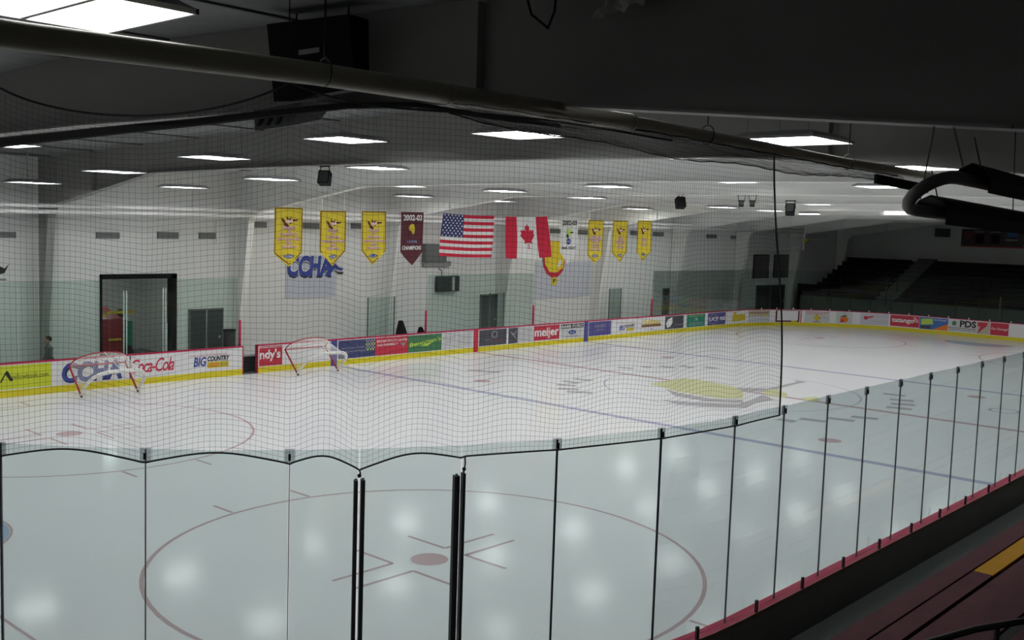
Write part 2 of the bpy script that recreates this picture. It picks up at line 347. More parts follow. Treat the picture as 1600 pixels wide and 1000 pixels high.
# ---------------------------------------------------------------- dasher boards
HB = 1.04
def boards(side, s0, s1, label, back=True, capm='cap_red'):
    p = side((s0 + s1) / 2, 0); t = thing('dasher_board', label, 'rink boards', (p.x, p.y, 0), 'boards around the rink')
    sweepB(side, s0, s1, [(0, .02), (0, 1.0), (-.03, 1.0), (-.03, .02)]).build('facing', 'white', t)
    sweepB(side, s0, s1, [(.012, 0), (.012, .2), (0, .215), (0, 0)]).build('kick_plate', 'yellow', t)
    sweepB(side, s0, s1, [(.015, 1.0), (.015, HB), (-.16, HB), (-.16, 1.0)]).build('cap_rail', capm, t)
    sweepB(side, s0, s1, [(-.12, -.03), (-.12, 1.0), (-.15, 1.0), (-.15, -.03)]).build('back_panel', 'board_back', t)
    return t
bl = boards(far, -SX, -12.1, 'white dasher boards before the open gate, below the doorway')
bm_ = boards(far, -11.5, SX, 'long white dasher boards along the benches after the open gate')
be = boards(far, SX, ES + 9, 'curved and end dasher boards in front of the dark bleachers')
bn = boards(near, -22, SX, 'near dasher boards with red cap rail seen from behind', capm='cap_red')
bc = boards(near, SX, ES + 9, 'near corner dasher boards below the gate posts')
for t, a, b in ((bn, -22, SX), (bc, SX, ES + 9)):
    sweepB(near, a, b, [(-.162, .995), (-.162, HB + .004), (-.172, HB + .004), (-.172, .995)]).build('cap_edge', 'cap_dark', t)
MB().box(-12.13, -12.1, 12.93, 13.1, 0, 1.04).build('gate_edge', 'ad_red', bl)
MB().box(-11.5, -11.47, 12.93, 13.1, 0, 1.04).build('gate_edge', 'ad_red', bm_)

A0, A1 = .245, .965      # height range of the adverts on the boards
def ad(t, s0, s1, m, label, z0=A0, z1=A1, lift=.006):
    n = max(1, int((s1 - s0) / .35))
    o = MB().grid(lambda a, b: far(s0 + (s1 - s0) * a, z0 + (z1 - z0) * b, lift), n, 1).build('advert', m, t, fixn=False)
    o['label'] = label
    fn = lambda u, v, L=.010: far(s0 + (s1 - s0) * u, z0 + (z1 - z0) * v, L)
    return o, fn
# left of the gate
o, f = ad(bl, -20.75, -19.03, 'lime', 'lime yellow advert with black website lettering')
lettering('yellowbook.com', f, .3, .95, .35, .62, 'text_black', o)
poly([(.1, .3), (.2, .75), (.24, .78), (.33, .35), (.28, .33), (.2, .62), (.13, .3)], f, 'text_black', o)
o, f = ad(bl, -18.75, -16.4, 'white', 'white advert with big blue slanted letters')
lettering('CCHA', lambda u, v: f(u, v, .009), .03, .87, .02, .90, 'text_black', o, bold=.05, shear=.15)
lettering('CCHA', lambda u, v: f(u, v, .012), .02, .86, .06, .94, 'text_blue', o, bold=.03, shear=.15)
o, f = ad(bl, -16.45, -14.8, 'white', 'white advert with red flowing script')
lettering('Coca-Cola', f, .02, .98, .2, .85, 'text_red', o, shear=.35, bold=.012, space=.85)
o, f = ad(bl, -14.5, -12.5, 'white', 'white advert with blue and black radio station lettering')
lettering('LISTEN TO BULLDOG HOCKEY ON', f, .1, .85, .76, .84, 'text_red', o)
lettering('BIG', f, .2, .45, .25, .72, 'text_blue', o, bold=.03, shear=.2)
lettering('COUNTRY', f, .47, .92, .47, .72, 'text_black', o, bold=.05, shear=.2)
rect(.47, .9, .14, .44, f, 'machine_yellow', o); f2 = lambda u, v: f(u, v, .013)
lettering('100.9', f2, .5, .7, .17, .4, 'ad_orange', o, bold=.02); lettering('fm', f2, .73, .86, .24, .38, 'ad_green', o)
# between gate and blue line
o, f = ad(bm_, -11.42, -10.41, 'ad_red', 'red advert with white ending of a name')
lettering("ndy's", f, .02, .92, .22, .85, 'text_white', o, bold=.03)
rect(.0, 1, .93, .96, f, 'white', o, 'border')
MB().grid(lambda a, b: far(-8.14 + .3 * a, 1.0 * b, .014), 1, 1).build('line_stripe', 'stripe_blue', bm_, fixn=False)
MB().grid(lambda a, b: far(-.17 + .3 * a, 1.0 * b, .014), 1, 1).build('line_stripe', 'ad_red', bm_, fixn=False)
MB().grid(lambda a, b: far(7.82 + .33 * a, 1.0 * b, .014), 1, 1).build('line_stripe', 'stripe_blue', bm_, fixn=False)
o, f = ad(bm_, -7.78, -5.9, 'ad_navy', 'navy advert with a green checkered patch')
lettering('Spectrum Health', f, .08, .72, .5, .63, 'text_gray', o); lettering('Big Rapids Hospital', f, .2, .75, .3, .44, 'text_gray', o)
for i in range(7):
    for j in range(6):
        if (i + j) % 2: rect(.74 + i * .037, .777 + i * .037, .35 + j * .1, .45 + j * .1, f, 'text_gray' if j % 3 else 'ad_lime', o, 'check')
o, f = ad(bm_, -5.9, -4.1, 'ad_red', 'red pharmacy advert with white capitals')
lettering('BIRKAM HEALTH CENTER', f, .05, .97, .74, .88, 'text_white', o, bold=.01); lettering('AND PHARMACY', f, .05, .68, .52, .66, 'text_white', o, bold=.01)
poly([(.76, .66), (.85, .6), (.94, .66), (.9, .5), (.86, .5), (.85, .3), (.83, .5), (.78, .5)], f, 'text_gray', o)
o, f = ad(bm_, -4.1, -2.15, 'ad_green', 'green advert with lime slanted lettering')
lettering("Bennigan's", lambda u, v: f(u, v + (u - .5) * .3), .04, .98, .38, .7, 'ad_lime', o, bold=.02, shear=.1)
poly([(.3, .3), (.5, .45), (.75, .55), (.55, .3), (.4, .35)], f, 'ad_lime', o)
o, f = ad(bm_, -2.1, -.25, 'ad_grey', 'pale grey advert with fine dark lines')
lettering('HOLIDAY\nINN', f, .02, .42, .35, .8, 'text_gray', o)
for i in range(6): rect(.5, .95, .2 + i * .12, .225 + i * .12, f, 'text_gray', o, 'text_line')
o, f = ad(bm_, .2, 2.02, 'ad_dark', 'black advert with a grey oval crest')
disc(.55, .68, .11, .22, f, 'text_gray', o); disc(.55, .68, .08, .17, lambda u, v: f(u, v, .013), 'ad_dark', o)
lettering('FIELDS', f, .2, .45, .3, .38, 'text_gray', o); lettering('GRILLE', f, .5, .85, .3, .38, 'text_red', o)
o, f = ad(bm_, 2.15, 2.8, 'ad_dark', 'small dark advert with pale streaks')
poly([(.1, .8), (.35, .6), (.9, .2), (.6, .55), (.95, .8), (.5, .65)], f, 'text_gray', o)
o, f = ad(bm_, 2.82, 3.9, 'ad_grey', 'narrow grey advert with rows of small print')
for i in range(7): rect(.05, .92, .12 + i * .12, .145 + i * .12, f, 'text_gray', o, 'text_line')
o, f = ad(bm_, 3.95, 5.87, 'ad_red', 'red supermarket advert with white lower-case name')
lettering('meijer', f, .03, .97, .1, .85, 'text_white', o, bold=.025)
rect(0, 1, 0, .03, f, 'white', o, 'border')
o, f = ad(bm_, 5.97, 7.77, 'ad_grey', 'grey car dealer advert with black header')
rect(0, 1, .68, .98, f, 'text_black', o); lettering('BABB FORD', lambda u, v: f(u, v, .013), .03, .97, .73, .93, 'text_white', o, bold=.02)
disc(.5, .4, .17, .16, f, 'text_blue', o); lettering('Ford', lambda u, v: f(u, v, .013), .4, .6, .32, .48, 'ad_grey', o, shear=.3)
rect(.2, .8, .1, .16, f, 'text_gray', o, 'text_line')
o, f = ad(bm_, 8.22, 10.1, 'ad_purple', 'blue advert with thin white serif capitals')
lettering('ROGERS', f, .28, .72, .58, .8, 'text_gray', o); lettering('JEWELRY', f, .33, .67, .32, .46, 'text_gray', o)
o, f = ad(bm_, 10.4, 12.5, 'white', 'white advert with small blue and yellow radio lettering')
lettering('LISTEN TO BULLDOG HOCKEY ON', f, .05, .85, .72, .8, 'text_red', o)
lettering('BIG', f, .2, .45, .2, .6, 'text_blue', o, bold=.03, shear=.2); lettering('COUNTRY', f, .45, .88, .42, .62, 'text_black', o, bold=.05, shear=.2); rect(.5, .85, .14, .36, f, 'machine_yellow', o)
o, f = ad(bm_, 12.83, 14.75, 'white', 'white advert with gold arched lettering over brown band')
lettering('Dunham', lambda u, v: f(u, v - abs(u - .5) * .3), .06, .94, .52, .95, 'gold', o, bold=.03); rect(.02, .98, .3, .5, f, 'ad_brown', o); lettering("'s", f, .42, .58, .08, .22, 'text_blue', o)
o, f = ad(bm_, 15.12, 17.0, 'ad_dark', 'charcoal advert with a large white leaf')
poly([(.1, .2), (.06, .45), (.15, .75), (.38, .93), (.4, .5), (.3, .22), (.16, .1)], f, 'text_white', o); lettering('DIVERSIFIED', f, .5, .95, .22, .36, 'text_gray', o)
o, f = ad(bm_, 17.35, 19.3, 'ad_teal', 'green advert with yellow top line')
lettering('FAIRFIELD INN', f, .1, .9, .8, .92, 'machine_yellow', o); lettering('5', f, .45, .57, .5, .72, 'text_white', o)
for i in range(3): rect(.1, .9, .14 + i * .1, .17 + i * .1, f, 'text_gray', o, 'text_line')
o, f = ad(bm_, 19.62, 21.65, 'ad_purple', 'purple advert with bold white capitals and a ring')
lettering('UCP RE', f, .08, .98, .35, .65, 'text_white', o, bold=.03)
q = MB().grid(lambda a, b: f(.3 + (.24 + .03 * b) * math.cos(2 * PI * a), .48 + (.36 + .05 * b) * math.sin(2 * PI * a), .012), 20, 1); q.build('emblem', 'text_gray', o, fixn=False)
# curve and end boards
o, f = ad(be, 22.3, 23.85, 'white', 'white advert with a yellow blocky emblem')
poly([(.1, .15), (.1, .6), (.2, .95), (.35, .95), (.4, .7), (.95, .75), (.98, .2), (.6, .15)], f, 'machine_yellow', o); lettering('CSI', lambda u, v: f(u, v, .013), .4, .85, .3, .6, 'ad_green', o)
o, f = ad(be, 24.06, 25.85, 'ad_tan', 'faded tan advert with purple lower half')
rect(0, 1, 0, .5, f, 'ad_pale', o); rect(.05, .95, .75, .85, lambda u, v: f(u, v, .012), 'ad_brown', o, 'text_line'); disc(.8, .4, .1, .25, lambda u, v: f(u, v, .013), 'gold', o)
o, f = ad(be, 26.3, 28.0, 'maroon', 'white thank you advert in a maroon border')
rect(.07, .94, .13, .97, f, 'white', o); lettering('Thank You', lambda u, v: f(u, v, .013), .2, .88, .72, .92, 'text_blue', o, shear=.2)
for i in range(4): rect(.15, .6, .3 + i * .1, .325 + i * .1, lambda u, v: f(u, v, .013), 'text_gray', o, 'text_line')
disc(.78, .25, .14, .3, lambda u, v: f(u, v, .014), 'gold', o)
MB().grid(lambda a, b: far(28.06 + .06 * a, 1.0 * b, .014), 1, 1).build('line_stripe', 'ad_red', be, fixn=False)
o, f = ad(be, 28.35, 29.95, 'ad_grey', 'white advert with red heading and a yellow diamond')
lettering('MORNING SPORTS & MORE', f, .03, .97, .86, .95, 'text_red', o, bold=.02); lettering('PLATTSBURG COMMUNITY', f, .1, .9, .72, .8, 'text_red', o, bold=.02)
poly([(.36, .4), (.5, .76), (.66, .4), (.5, .1)], f, 'text_black', o); disc(.5, .42, .12, .26, lambda u, v: f(u, v, .013), 'machine_yellow', o); rect(.36, .65, .02, .07, f, 'text_black', o)
lettering('Gary J', f, .72, .97, .32, .55, 'text_gray', o, shear=.3)
o, f = ad(be, 30.35, 31.35, 'ad_grey', 'white advert with an orange fruit emblem')
disc(.5, .35, .26, .26, f, 'ad_orange', o); poly([(.2, .1), (.45, .4), (.5, .1)], lambda u, v: f(u, v, .012), 'ad_red', o); poly([(.2, .55), (.55, .8), (.7, .6)], f, 'ad_green', o); lettering('TK', f, .3, .7, .85, .98, 'text_gray', o)
o, f = ad(be, 31.82, 33.52, 'ad_pale', 'pale advert with a small red winged wheel')
disc(.2, .6, .08, .16, f, 'text_red', o); poly([(.2, .7), (.5, .8), (.42, .66), (.25, .55)], f, 'text_red', o); lettering('Detroit Red Wings', f, .33, .95, .5, .62, 'text_pink', o); rect(.4, .85, .3, .33, f, 'text_gray', o, 'text_line')
o, f = ad(be, 33.62, 35.36, 'ad_red', 'red advert with rounded white lower-case letters')
lettering('tatango', f, .05, .82, .28, .75, 'text_white', o, bold=.03)
for r_ in (.07, .12, .17):
    MB().grid(lambda a, b: f(.78 + (r_ + .02 * b) * math.cos(PI * .5 * a - .1), .5 + (r_ + .02 * b) * 2.2 * math.sin(PI * .5 * a - .1), .012), 8, 1).build('emblem', 'text_white', o, fixn=False)
rect(0, 1, -.02, .05, f, 'white', o, 'border')
o, f = ad(be, 35.38, 37.1, 'ad_sky', 'blue advert with lime van and orange corner')
poly([(.05, .35), (.05, .85), (.45, .92), (.48, .45)], f, 'ad_lime', o); poly([(.5, .05), (1, .6), (1, 0), (.5, 0)], f, 'ad_orange', o); rect(.05, .4, .02, .3, f, 'ad_dark', o); lettering('Go Dawgs!', f, .5, .95, .75, .92, 'text_white', o, shear=.2)
o, f = ad(be, 37.12, 38.78, 'ad_grey', 'white advert with large black capitals')
lettering('PDS', f, .4, .97, .42, .98, 'text_black', o, bold=.04); rect(0, 1, .3, .34, f, 'text_black', o, 'text_line'); lettering('Pulpar Directory Service', f, .05, .97, .1, .24, 'text_black', o, bold=.01); disc(.2, .7, .08, .2, f, 'ad_green', o)
o, f = ad(be, 38.8, 39.52, 'ad_tan', 'tan advert with a red seven')
poly([(0, .95), (.8, .95), (.75, .7), (.05, .02), (0, .02), (.25, .6), (0, .6)], f, 'ad_red', o)
o, f = ad(be, 39.54, 40.55, 'ad_red', 'red advert with white cheering words')
lettering('Go Dawgs!', f, .05, .97, .38, .62, 'text_white', o, bold=.01)

# ---------------------------------------------------------------- glass around the rink
HG = 3.51
def pane(side, s0, s1, m, label, group, z0=HB, z1=HG, name='glass_panel', clip=None, clipz=None, joint=None, d=-.07):
    a = side((s0 + s1) / 2, 0, d); t = thing(name, label, 'glass panel', (a.x, a.y, z0), group)
    g = .008
    sweepB(side, s0 + g, s1 - g, [(d + .006, z0), (d + .006, z1), (d - .006, z1), (d - .006, z0)]).build('pane', m, t)
    if joint:
        sweepB(side, s1 - joint, s1 + joint, [(d + .010, z0), (d + .010, z1), (d - .010, z1), (d - .010, z0)]).build('joint_strip', 'post_black' if joint > .006 else 'joint_grey', t)
    if clip:
        sweepB(side, s1 - clip, s1 + clip, [(d + .014, z1 - .11), (d + .014, z1 + .01), (d - .014, z1 + .01), (d - .014, z1 - .11)]).build('clip', 'clip', t)
        sweepB(side, s1 - .011, s1 + .011, [(d - .016, z1 - .09), (d - .016, z1 - .03), (d - .03, z1 - .03), (d - .03, z1 - .09)]).build('clip_hook', 'black', t)
    if clipz:
        sm = (s0 + s1) / 2
        sweepB(side, sm - .018, sm + .018, [(-.135, HB - .06), (-.135, HB + .15), (-.165, HB + .15), (-.165, HB - .06)]).build('base_bracket', 'post_black', t)
    return t
ns = [33.1, 31.75, 30.4, 29.07, 27.8, 27.17, 26.19, 25.17, 23.81, 22.5, 21.31]
while ns[-1] > 4: ns.append(ns[-1] - 1.235)
ig = 5
for i in range(len(ns) - 1):
    a, b = ns[i + 1], ns[i]
    if i == ig: lb = 'clear gate glass between the two pairs of black posts'
    elif i < ig: lb = 'tall clear glass panel, %s around the corner before the black gate posts' % ORD[ig - 1 - i]
    else: lb = 'tall clear glass panel, %s after the black gate posts along the red rail' % ORD[i - ig - 1]
    thin = b in (27.8, 29.07)
    pane(near, a, b, 'glass_near', lb, 'glass panels along the near boards', clip=None if b in (27.17, 26.19) else .045, joint=.0035 if b > 27.5 and b < 29.2 else (None if b in (27.17, 26.19) else (.008 if i < 9 else .0045)), clipz=i >= 7)
# gate posts
def gpost(s, ztop, label, wd):
    p = near(s, HB, -.07); t = thing('gate_post', label, 'post', (p.x, p.y, HB), 'black gate posts in the near glass')
    sweepB(near, s - wd, s + wd, [(-.035, HB - .5), (-.035, ztop), (-.105, ztop), (-.105, HB - .5)]).build('channel', 'post_black', t)
    sweepB(near, s - .006, s + .006, [(-.105, HB), (-.105, ztop), (-.112, ztop), (-.112, HB)]).build('slot', 'dark', t)
    q = MB().tube([near(s, ztop, -.07), near(s, ztop + .02, -.07)], .012, 8); q.build('bolt', 'aluminium', t)
gpost(27.2, 3.215, 'black glass post nearest the corner, one of the narrow pair', .017); gpost(27.135, 3.22, 'black glass post on the gate side of the narrow pair', .018)
gpost(26.24, 3.22, 'thicker black glass post on the gate side of the wide pair', .026); gpost(26.17, 3.24, 'slim black glass post on the rail side of the wide pair', .014)
# far glass
def farspan(s0, s1, n, desc, z1=HG):
    for i in range(n):
        a = s0 + (s1 - s0) * i / n; b = s0 + (s1 - s0) * (i + 1) / n
        t = pane(far, a, b, 'glass_far', 'clear glass panel on the far boards, %s %s' % (ORD[i], desc), 'glass panels on the far boards', z1=z1)
        if a > 24: p = far((a + b) / 2, HB, -.02); MB().obox(p + V((0, 0, .04)), (.03, 0, 0), (0, .03, 0), (0, 0, .05)).build('base_bracket', 'white', t)
farspan(-21.9, -12.3, 8, 'counted towards the open gate'); farspan(-3.0, 3.9, 6, 'in the middle between the benches'); farspan(13.9, 46, 27, 'after the far bench')
# red padded ends of the glass
for s, L in ((-12.2, 'red padded glass end post beside the open gate'), (-3.05, 'red padded post beside the dark bags'), (3.95, 'red padded post above the red supermarket advert'), (13.85, 'red padded post beside the low bench panes')):
    p = far(s, HB, -.07); t = thing('padded_post', L, 'post', (p.x, p.y, HB), 'red padded posts at the glass ends')
    MB().tube([(p.x, p.y, HB), (p.x, p.y, 1.98)], .045, 10).build('pad', 'cap_red', t, smooth=True); MB().tube([(p.x, p.y, 1.98), (p.x, p.y, 3.1)], .012, 6).build('pole', 'aluminium', t)
# tall white poles by the machine-room door
for x, y, z, L in ((-15.95, 14.2, 3.05, 'tall paired white pole at the left of the machine-room doorway'), (-14.5, 14.2, 3.13, 'tall paired white pole towards the right of the machine-room doorway'), (-14.75, 13.6, 1.95, 'short white pole left of the tall right pair'), (-14.2, 13.6, 2.0, 'short white pole right of the tall right pair'),
                   (-19.9, 13.25, 3.4, 'white pole against the glass near the walking person')):
    q = MB()
    for dx in ((-.05, .05) if 'paired' in L else (0,)): q.tube([(x + dx, y, -.03), (x + dx, y, z)], .022, 8)
    tag(q.build('white_pole', 'steel_white'), L, 'pole', 'white poles behind the far glass')

# ---------------------------------------------------------------- protective net above the near glass
def nettop(s):
    a = near(s, 0, -.09)
    if s < 24: return V((a.x - .33 * (24 - s) / 2.5, -12.97, 6.55))
    if s < 26.6:
        k = (s - 24) / 2.6; k = k * k * (3 - 2 * k); return V((a.x - .25 * math.sin(PI * k), -12.97 + (a.y + 12.97) * k, 6.55 + .1 * k))
    if s < 27.85: k = (s - 26.6) / 1.25; return V((a.x, a.y, 6.65 + .18 * k ** 3))
    k = ((s - 27.85) % 2.55) / 2.55; hi = 6.83 + (6.72 - 6.83) * min(1, (s - 27.85) / 2.55)
    return V((a.x, a.y, hi - .30 * (1 - (2 * k - 1) ** 2) ** .8))
clips = [b for b in ns]
def netbot(s):
    j = next((i for i in range(len(clips) - 1) if clips[i + 1] <= s <= clips[i]), 0 if s > clips[0] else len(clips) - 2); a, b = clips[j + 1], clips[j]; k = max(0, min(1, (s - a) / (b - a)))
    lw = lambda c: .17 if abs(c - 27.17) < .02 else .10
    low = lw(a) + (lw(b) - lw(a)) * k
    z = HG - low + (.06 if s > 26.2 else .008) * (4 * k * (1 - k)) ** .6; p = near(s, z, -.105); return p, (math.cos(2 * PI * k))
def netpt(s, v):
    b, c = netbot(s); t = nettop(s); p = b.lerp(t, v)
    n = perim(s)[1] * -1; e = math.sin(PI * v)
    p.z += -.05 * c * (1 - v) ** 1.5 * min(1, v * 8 + (.5 if s > 26.2 else 0)) + .03 * math.sin(s * 1.7 + 3 * v) * e
    off = (.04 * math.sin(s * 5.1 + 1.2) + .02 * math.sin(s * 11 + 4 * v)) * e
    return p + V((n.x, n.y, 0)) * off + V((.015 * math.sin(9 * s + 5 * v), 0, 0)) * e
S0, S1 = 21.5, 34.0
net = thing('safety_net', 'black square-mesh safety net hanging from the long pipe to the near glass', 'net', near(27, 3.4))
q = MB()
nv = 62; nsx = int((S1 - S0) / .05)
for i in range(nsx + 1):
    s = S0 + (S1 - S0) * i / nsx; q.tube([netpt(s, v / 24) for v in range(25)], .0011, 3, cap=False)
for j in range(nv + 1):
    q.tube([netpt(S0 + (S1 - S0) * i / 160, j / nv) for i in range(161)], .0011, 3, cap=False)
q.build('mesh', 'net', net, fixn=False)
q = MB().tube([netpt(S0 + (S1 - S0) * i / 260, 0) for i in range(261)], .009, 6); q.build('bottom_rope', 'net', net)
q = MB().tube([netpt(S0, v / 24) + V((.03 * math.sin(v * .26), 0, 0)) for v in range(25)], .012, 6); q.build('side_rope', 'net', net)
q = MB().tube([netpt(24 + (S1 - 24) * i / 120, 1) for i in range(121)], .011, 6); q.build('top_rope', 'net', net)
HEM = [(-30.4, -8.2, 5.98), (-29.9, -8.8, 6.08), (-29.25, -9.4, 6.21), (-28.85, -9.74, 6.29), (-28.4, -10.09, 6.38), (-27.98, -10.46, 6.46), (-27.46, -10.88, 6.57), (-26.9, -11.32, 6.68), (-26.4, -11.7, 6.72), (-26.0, -12.3, 6.62), (-25.6, -12.8, 6.56)]
MB().tube(HEM, [.05, .048, .045, .042, .040, .038, .036, .032, .028, .024, .02], 8).build('gathered_hem', 'net', net)
for s in (27.17, 26.17):
    p = netpt(s, 0); e = near(s, 3.25, -.08); q = MB().tube([p, p.lerp(e, .5) + V((.01, 0, 0)), e], .008, 6).ball(p.lerp(e, .8), .02, 8); q.build('tie_cord', 'net', net)
for s in (27.85, 30.4, 32.95):
    p = nettop(s); MB().tube([p, (p.x, p.y, zc(p.y))], .006, 5).build('hanging_wire', 'wire', net)

# netting gathered in a loose roll under the pipe
PIPE = [(-33.5, -12.95, 6.56), (-30.5, -12.95, 6.58), (-28.5, -12.95, 6.64), (-24.5, -12.95, 6.67), (-20, -12.95, 6.61), (-15, -12.95, 6.60), (25, -12.95, 6.60)]
def pz(x):
    for a, b in zip(PIPE, PIPE[1:]):
        if x <= b[0]: return a[2] + (b[2] - a[2]) * (x - a[0]) / (b[0] - a[0])
    return 6.6
roll = thing('gathered_net', 'dark netting bundled in a loose roll under the long pipe', 'net', (-22, -12.95, 6.3))
q = MB()
def rollpt(x, a):
    k = (x + 27.3) / 9.3; hgt = (.03 + .075 * math.sin(PI * min(1, max(0, k)) ** .75)) * (1 + .12 * math.sin(x * 2.3)); cz = pz(x) - .075 - hgt * .8
    return V((x, -12.95 - .02 + (.07 + .03 * math.sin(x * 3)) * math.cos(a), cz + hgt * math.sin(a) + .004 * math.sin(13 * x + 3 * a)))
for i in range(310):
    x = -27.2 + 9.1 * i / 309; q.tube([rollpt(x + .02 * math.sin(a * 2), a * 2 * PI / 12) for a in range(13)], .0013, 3, cap=False)
for a in range(26):
    q.tube([rollpt(-27.2 + 9.1 * i / 150, a * 2 * PI / 26 + .25 * math.sin(i * .11 + a)) for i in range(151)], .0013, 3, cap=False)
q.build('mesh', 'net', roll, fixn=False)
MB().tube([rollpt(-27.2 + 9.1 * i / 150, -PI / 2) - V((0, 0, .005)) for i in range(151)], .005, 6).build('rope', 'net', roll)
MB().tube([rollpt(-27.2 + 9.1 * i / 150, PI * .35) - V((0, .04, 0)) for i in range(151)], .007, 6).build('rope', 'net', roll)
# second curtain: rolled net dropping to side rope
# the long pipe
pp = thing('suspended_pipe', 'long pale pipe hung level below the roof, carrying the safety net', 'pipe', (-20, -12.95, 6.5))
q = MB().tube([V(p) for p in PIPE[:3]] + [V((-24.75, -12.95, 6.668))], .082, 20); q.build('sleeve', 'pipe', pp, smooth=True)
q = MB().tube([V((-24.75, -12.95, 6.668)), V((-24.5, -12.95, 6.67))] + [V(p) for p in PIPE[4:]], .064, 20); q.build('run', 'pipe', pp, smooth=True)
for x, r in ((-24.72, .088), (-27.2, .088), (-17.4, .07)): MB().tube([(x - .02, -12.95, pz(x)), (x + .02, -12.95, pz(x))], r, 16).build('coupling', 'pipe', pp)
for x in (-31.5, -28.42, -23.3, -19.75, -13):
    q = MB().tube([(x, -12.95, pz(x) + .13), (x, -12.95, zc(-13))], .008, 6)
    q.tube([(x, -12.95 + .085 * math.cos(a), pz(x) + .02 + .1 * math.sin(a)) for a in [i * PI / 8 for i in range(-8, 9)]], .007, 5); q.build('hanger_rod', 'wire', pp)

# ---------------------------------------------------------------- near bleachers, rail
def plank(x0, x1, y0, y1, z, m, label, g='planks of the near bleachers'):
    tag(MB().box(x0, x1, y0, y1, z - .045, z).build('bleacher_plank', m), label, 'bench plank', g)
plank(-30, 20, -14.37, -14.07, 1.0, 'maroon_plank', 'dull maroon bleacher plank closest to the near dasher boards')
plank(-30, -18.08, -14.66, -14.40, 1.0, 'maroon_plank', 'maroon bleacher plank ending at the yellow section')
plank(-18.07, -13.5, -14.66, -14.40, 1.0, 'gold_plank', 'yellow painted section of the near bleacher plank')
plank(-13.49, 20, -14.66, -14.40, 1.0, 'maroon_plank', 'maroon bleacher plank beyond the yellow section')
plank(-30, 20, -15.1, -14.72, 1.0, 'maroon_plank', 'wide dark maroon plank behind the yellow section')
for k in range(4):
    plank(-30, 20, -15.75 - .8 * k, -15.4 - .8 * k, 1.45 + .42 * k, 'maroon_plank', 'upper maroon bleacher plank, %s step up from the wide plank' % ORD[k])
q = MB().box(-30, 20, -15.15, -14.3, .6, .78)
for k in range(5): q.box(-30, 20, -15.95 - .8 * k, -15.15 - .8 * k, .6, .98 + .42 * k)
tag(q.build('bleacher_stand', 'black'), 'black stepped stand carrying the near maroon planks', 'bleachers')
t = thing('handrail', 'dark handrail with bright upper edge crossing the lowest corner', 'railing', (-26, -16.8, 1.4))
q = MB().tube([(-28.5, -15.95, 2.6), (-26.6, -16.55, 2.98), (-25.9, -16.82, 3.02), (-25.4, -17.05, 3.02), (-24.0, -17.7, 3.0)], .024, 8); q.build('rail', 'dark', t, smooth=True)
q = MB().tube([(-25.7, -16.9, 3.0), (-25.7, -16.9, 1.4)], .022, 8).tube([(-24.0, -17.7, 3.0), (-24.0, -17.7, 1.8)], .022, 8).tube([(-26.5, -16.6, 2.5), (-24.0, -17.7, 2.6)], .018, 8); q.build('post', 'dark', t)

# ---------------------------------------------------------------- radiant heater, top right
h = thing('radiant_heater', 'black twin-reflector tube heater with grey return bend below the roof', 'heater', (-23, -15.7, 6))
D = V((1, .025, -.0164)); a0 = V((-24.3, -15.95, 6.13)); b0 = V((-24.3, -15.62, 5.86))
tp = [a0 + D * 8, a0 + D * .3, a0]
c_ = (a0 + b0) / 2; hv = (a0 - b0) / 2
for i in range(1, 10):
    an = PI * i / 10; tp.append(c_ + hv * math.cos(an) - D * .42 * math.sin(an))
tp += [b0, b0 + D * .3, b0 + D * 8]
MB().tube(tp, .052, 14).build('burner_tube', 'tube_grey', h, smooth=True)
for o_, L in ((a0, 9), (b0, 9)):
    q = MB(); prof = [(-.17, -.05), (-.14, .06), (-.06, .14), (.06, .14), (.14, .06), (.17, -.05), (.155, -.05), (.13, .05), (.055, .125), (-.055, .125), (-.13, .05), (-.155, -.05)]
    ya = V((0, .94, .34)); za = V((0, -.34, .94))
    q.sweep([(lambda d, z, p=p: p + ya * d + za * z) for p in (o_ + D * .38, o_ + D * L)], prof)
    q.build('reflector', 'reflector', h)
for x in (.25, 2.5, 5):
    for o_ in (a0, b0):
        p = o_ + D * x; q = MB().tube([p + V((0, -.1, .1)), p + V((-.0, -.03, .0)) + V((0, 0, zc(p.y) - p.z if x > 1 else .35))], .006, 5); q.build('hanging_wire', 'wire', h)
for p1, p2 in (((-25.7, -16.38, 6.39), a0 + V((.1, 0, .1))), ((-25.7, -16.25, 6.4), b0 + V((.1, 0, .1)))): MB().tube([p1, p2], .006, 5).build('hanging_wire', 'wire', h)
t = thing('heater_end_plate', 'short black sloping plate hung under the pipe beside the heater bend', 'bracket', (-18.5, -13.3, 6.2))
MB().obox((-19.0, -13.4, 6.37), (.9, .0, -.02), (0, .02, 0), (0, 0, .06)).build('plate', 'black', t)

# ---------------------------------------------------------------- loudspeakers
t = thing('speaker_cabinet', 'big black loudspeaker cabinet hung in front of the nearest roof beam', 'loudspeaker', (-26, -9.85, 6.8))
q = MB().add([(-26.3, -9.13, 7.75), (-26.3, -10.55, 7.70), (-26.3, -10.68, 6.95), (-26.3, -9.28, 6.90), (-26.0, -9.2, 7.72), (-26.0, -10.5, 7.70), (-26.05, -10.6, 6.98), (-26.05, -9.35, 6.93)],
             [(0, 1, 2, 3), (4, 5, 6, 7), (0, 1, 5, 4), (1, 2, 6, 5), (2, 3, 7, 6), (3, 0, 4, 7)]); q.build('cabinet', 'black', t)
MB().box(-26.325, -26.31, -10.1, -9.75, 7.36, 7.41).build('nameplate', 'shade', t)
for yy in (-9.4, -10.3): MB().tube([(-26.1, yy, 7.7), (-26.1, yy, zc(yy) - .02)], .01, 5).build('suspension', 'wire', t)
t = thing('speaker_horn', 'smaller black slotted loudspeaker under the big cabinet', 'loudspeaker', (-26.2, -9.6, 6.6))
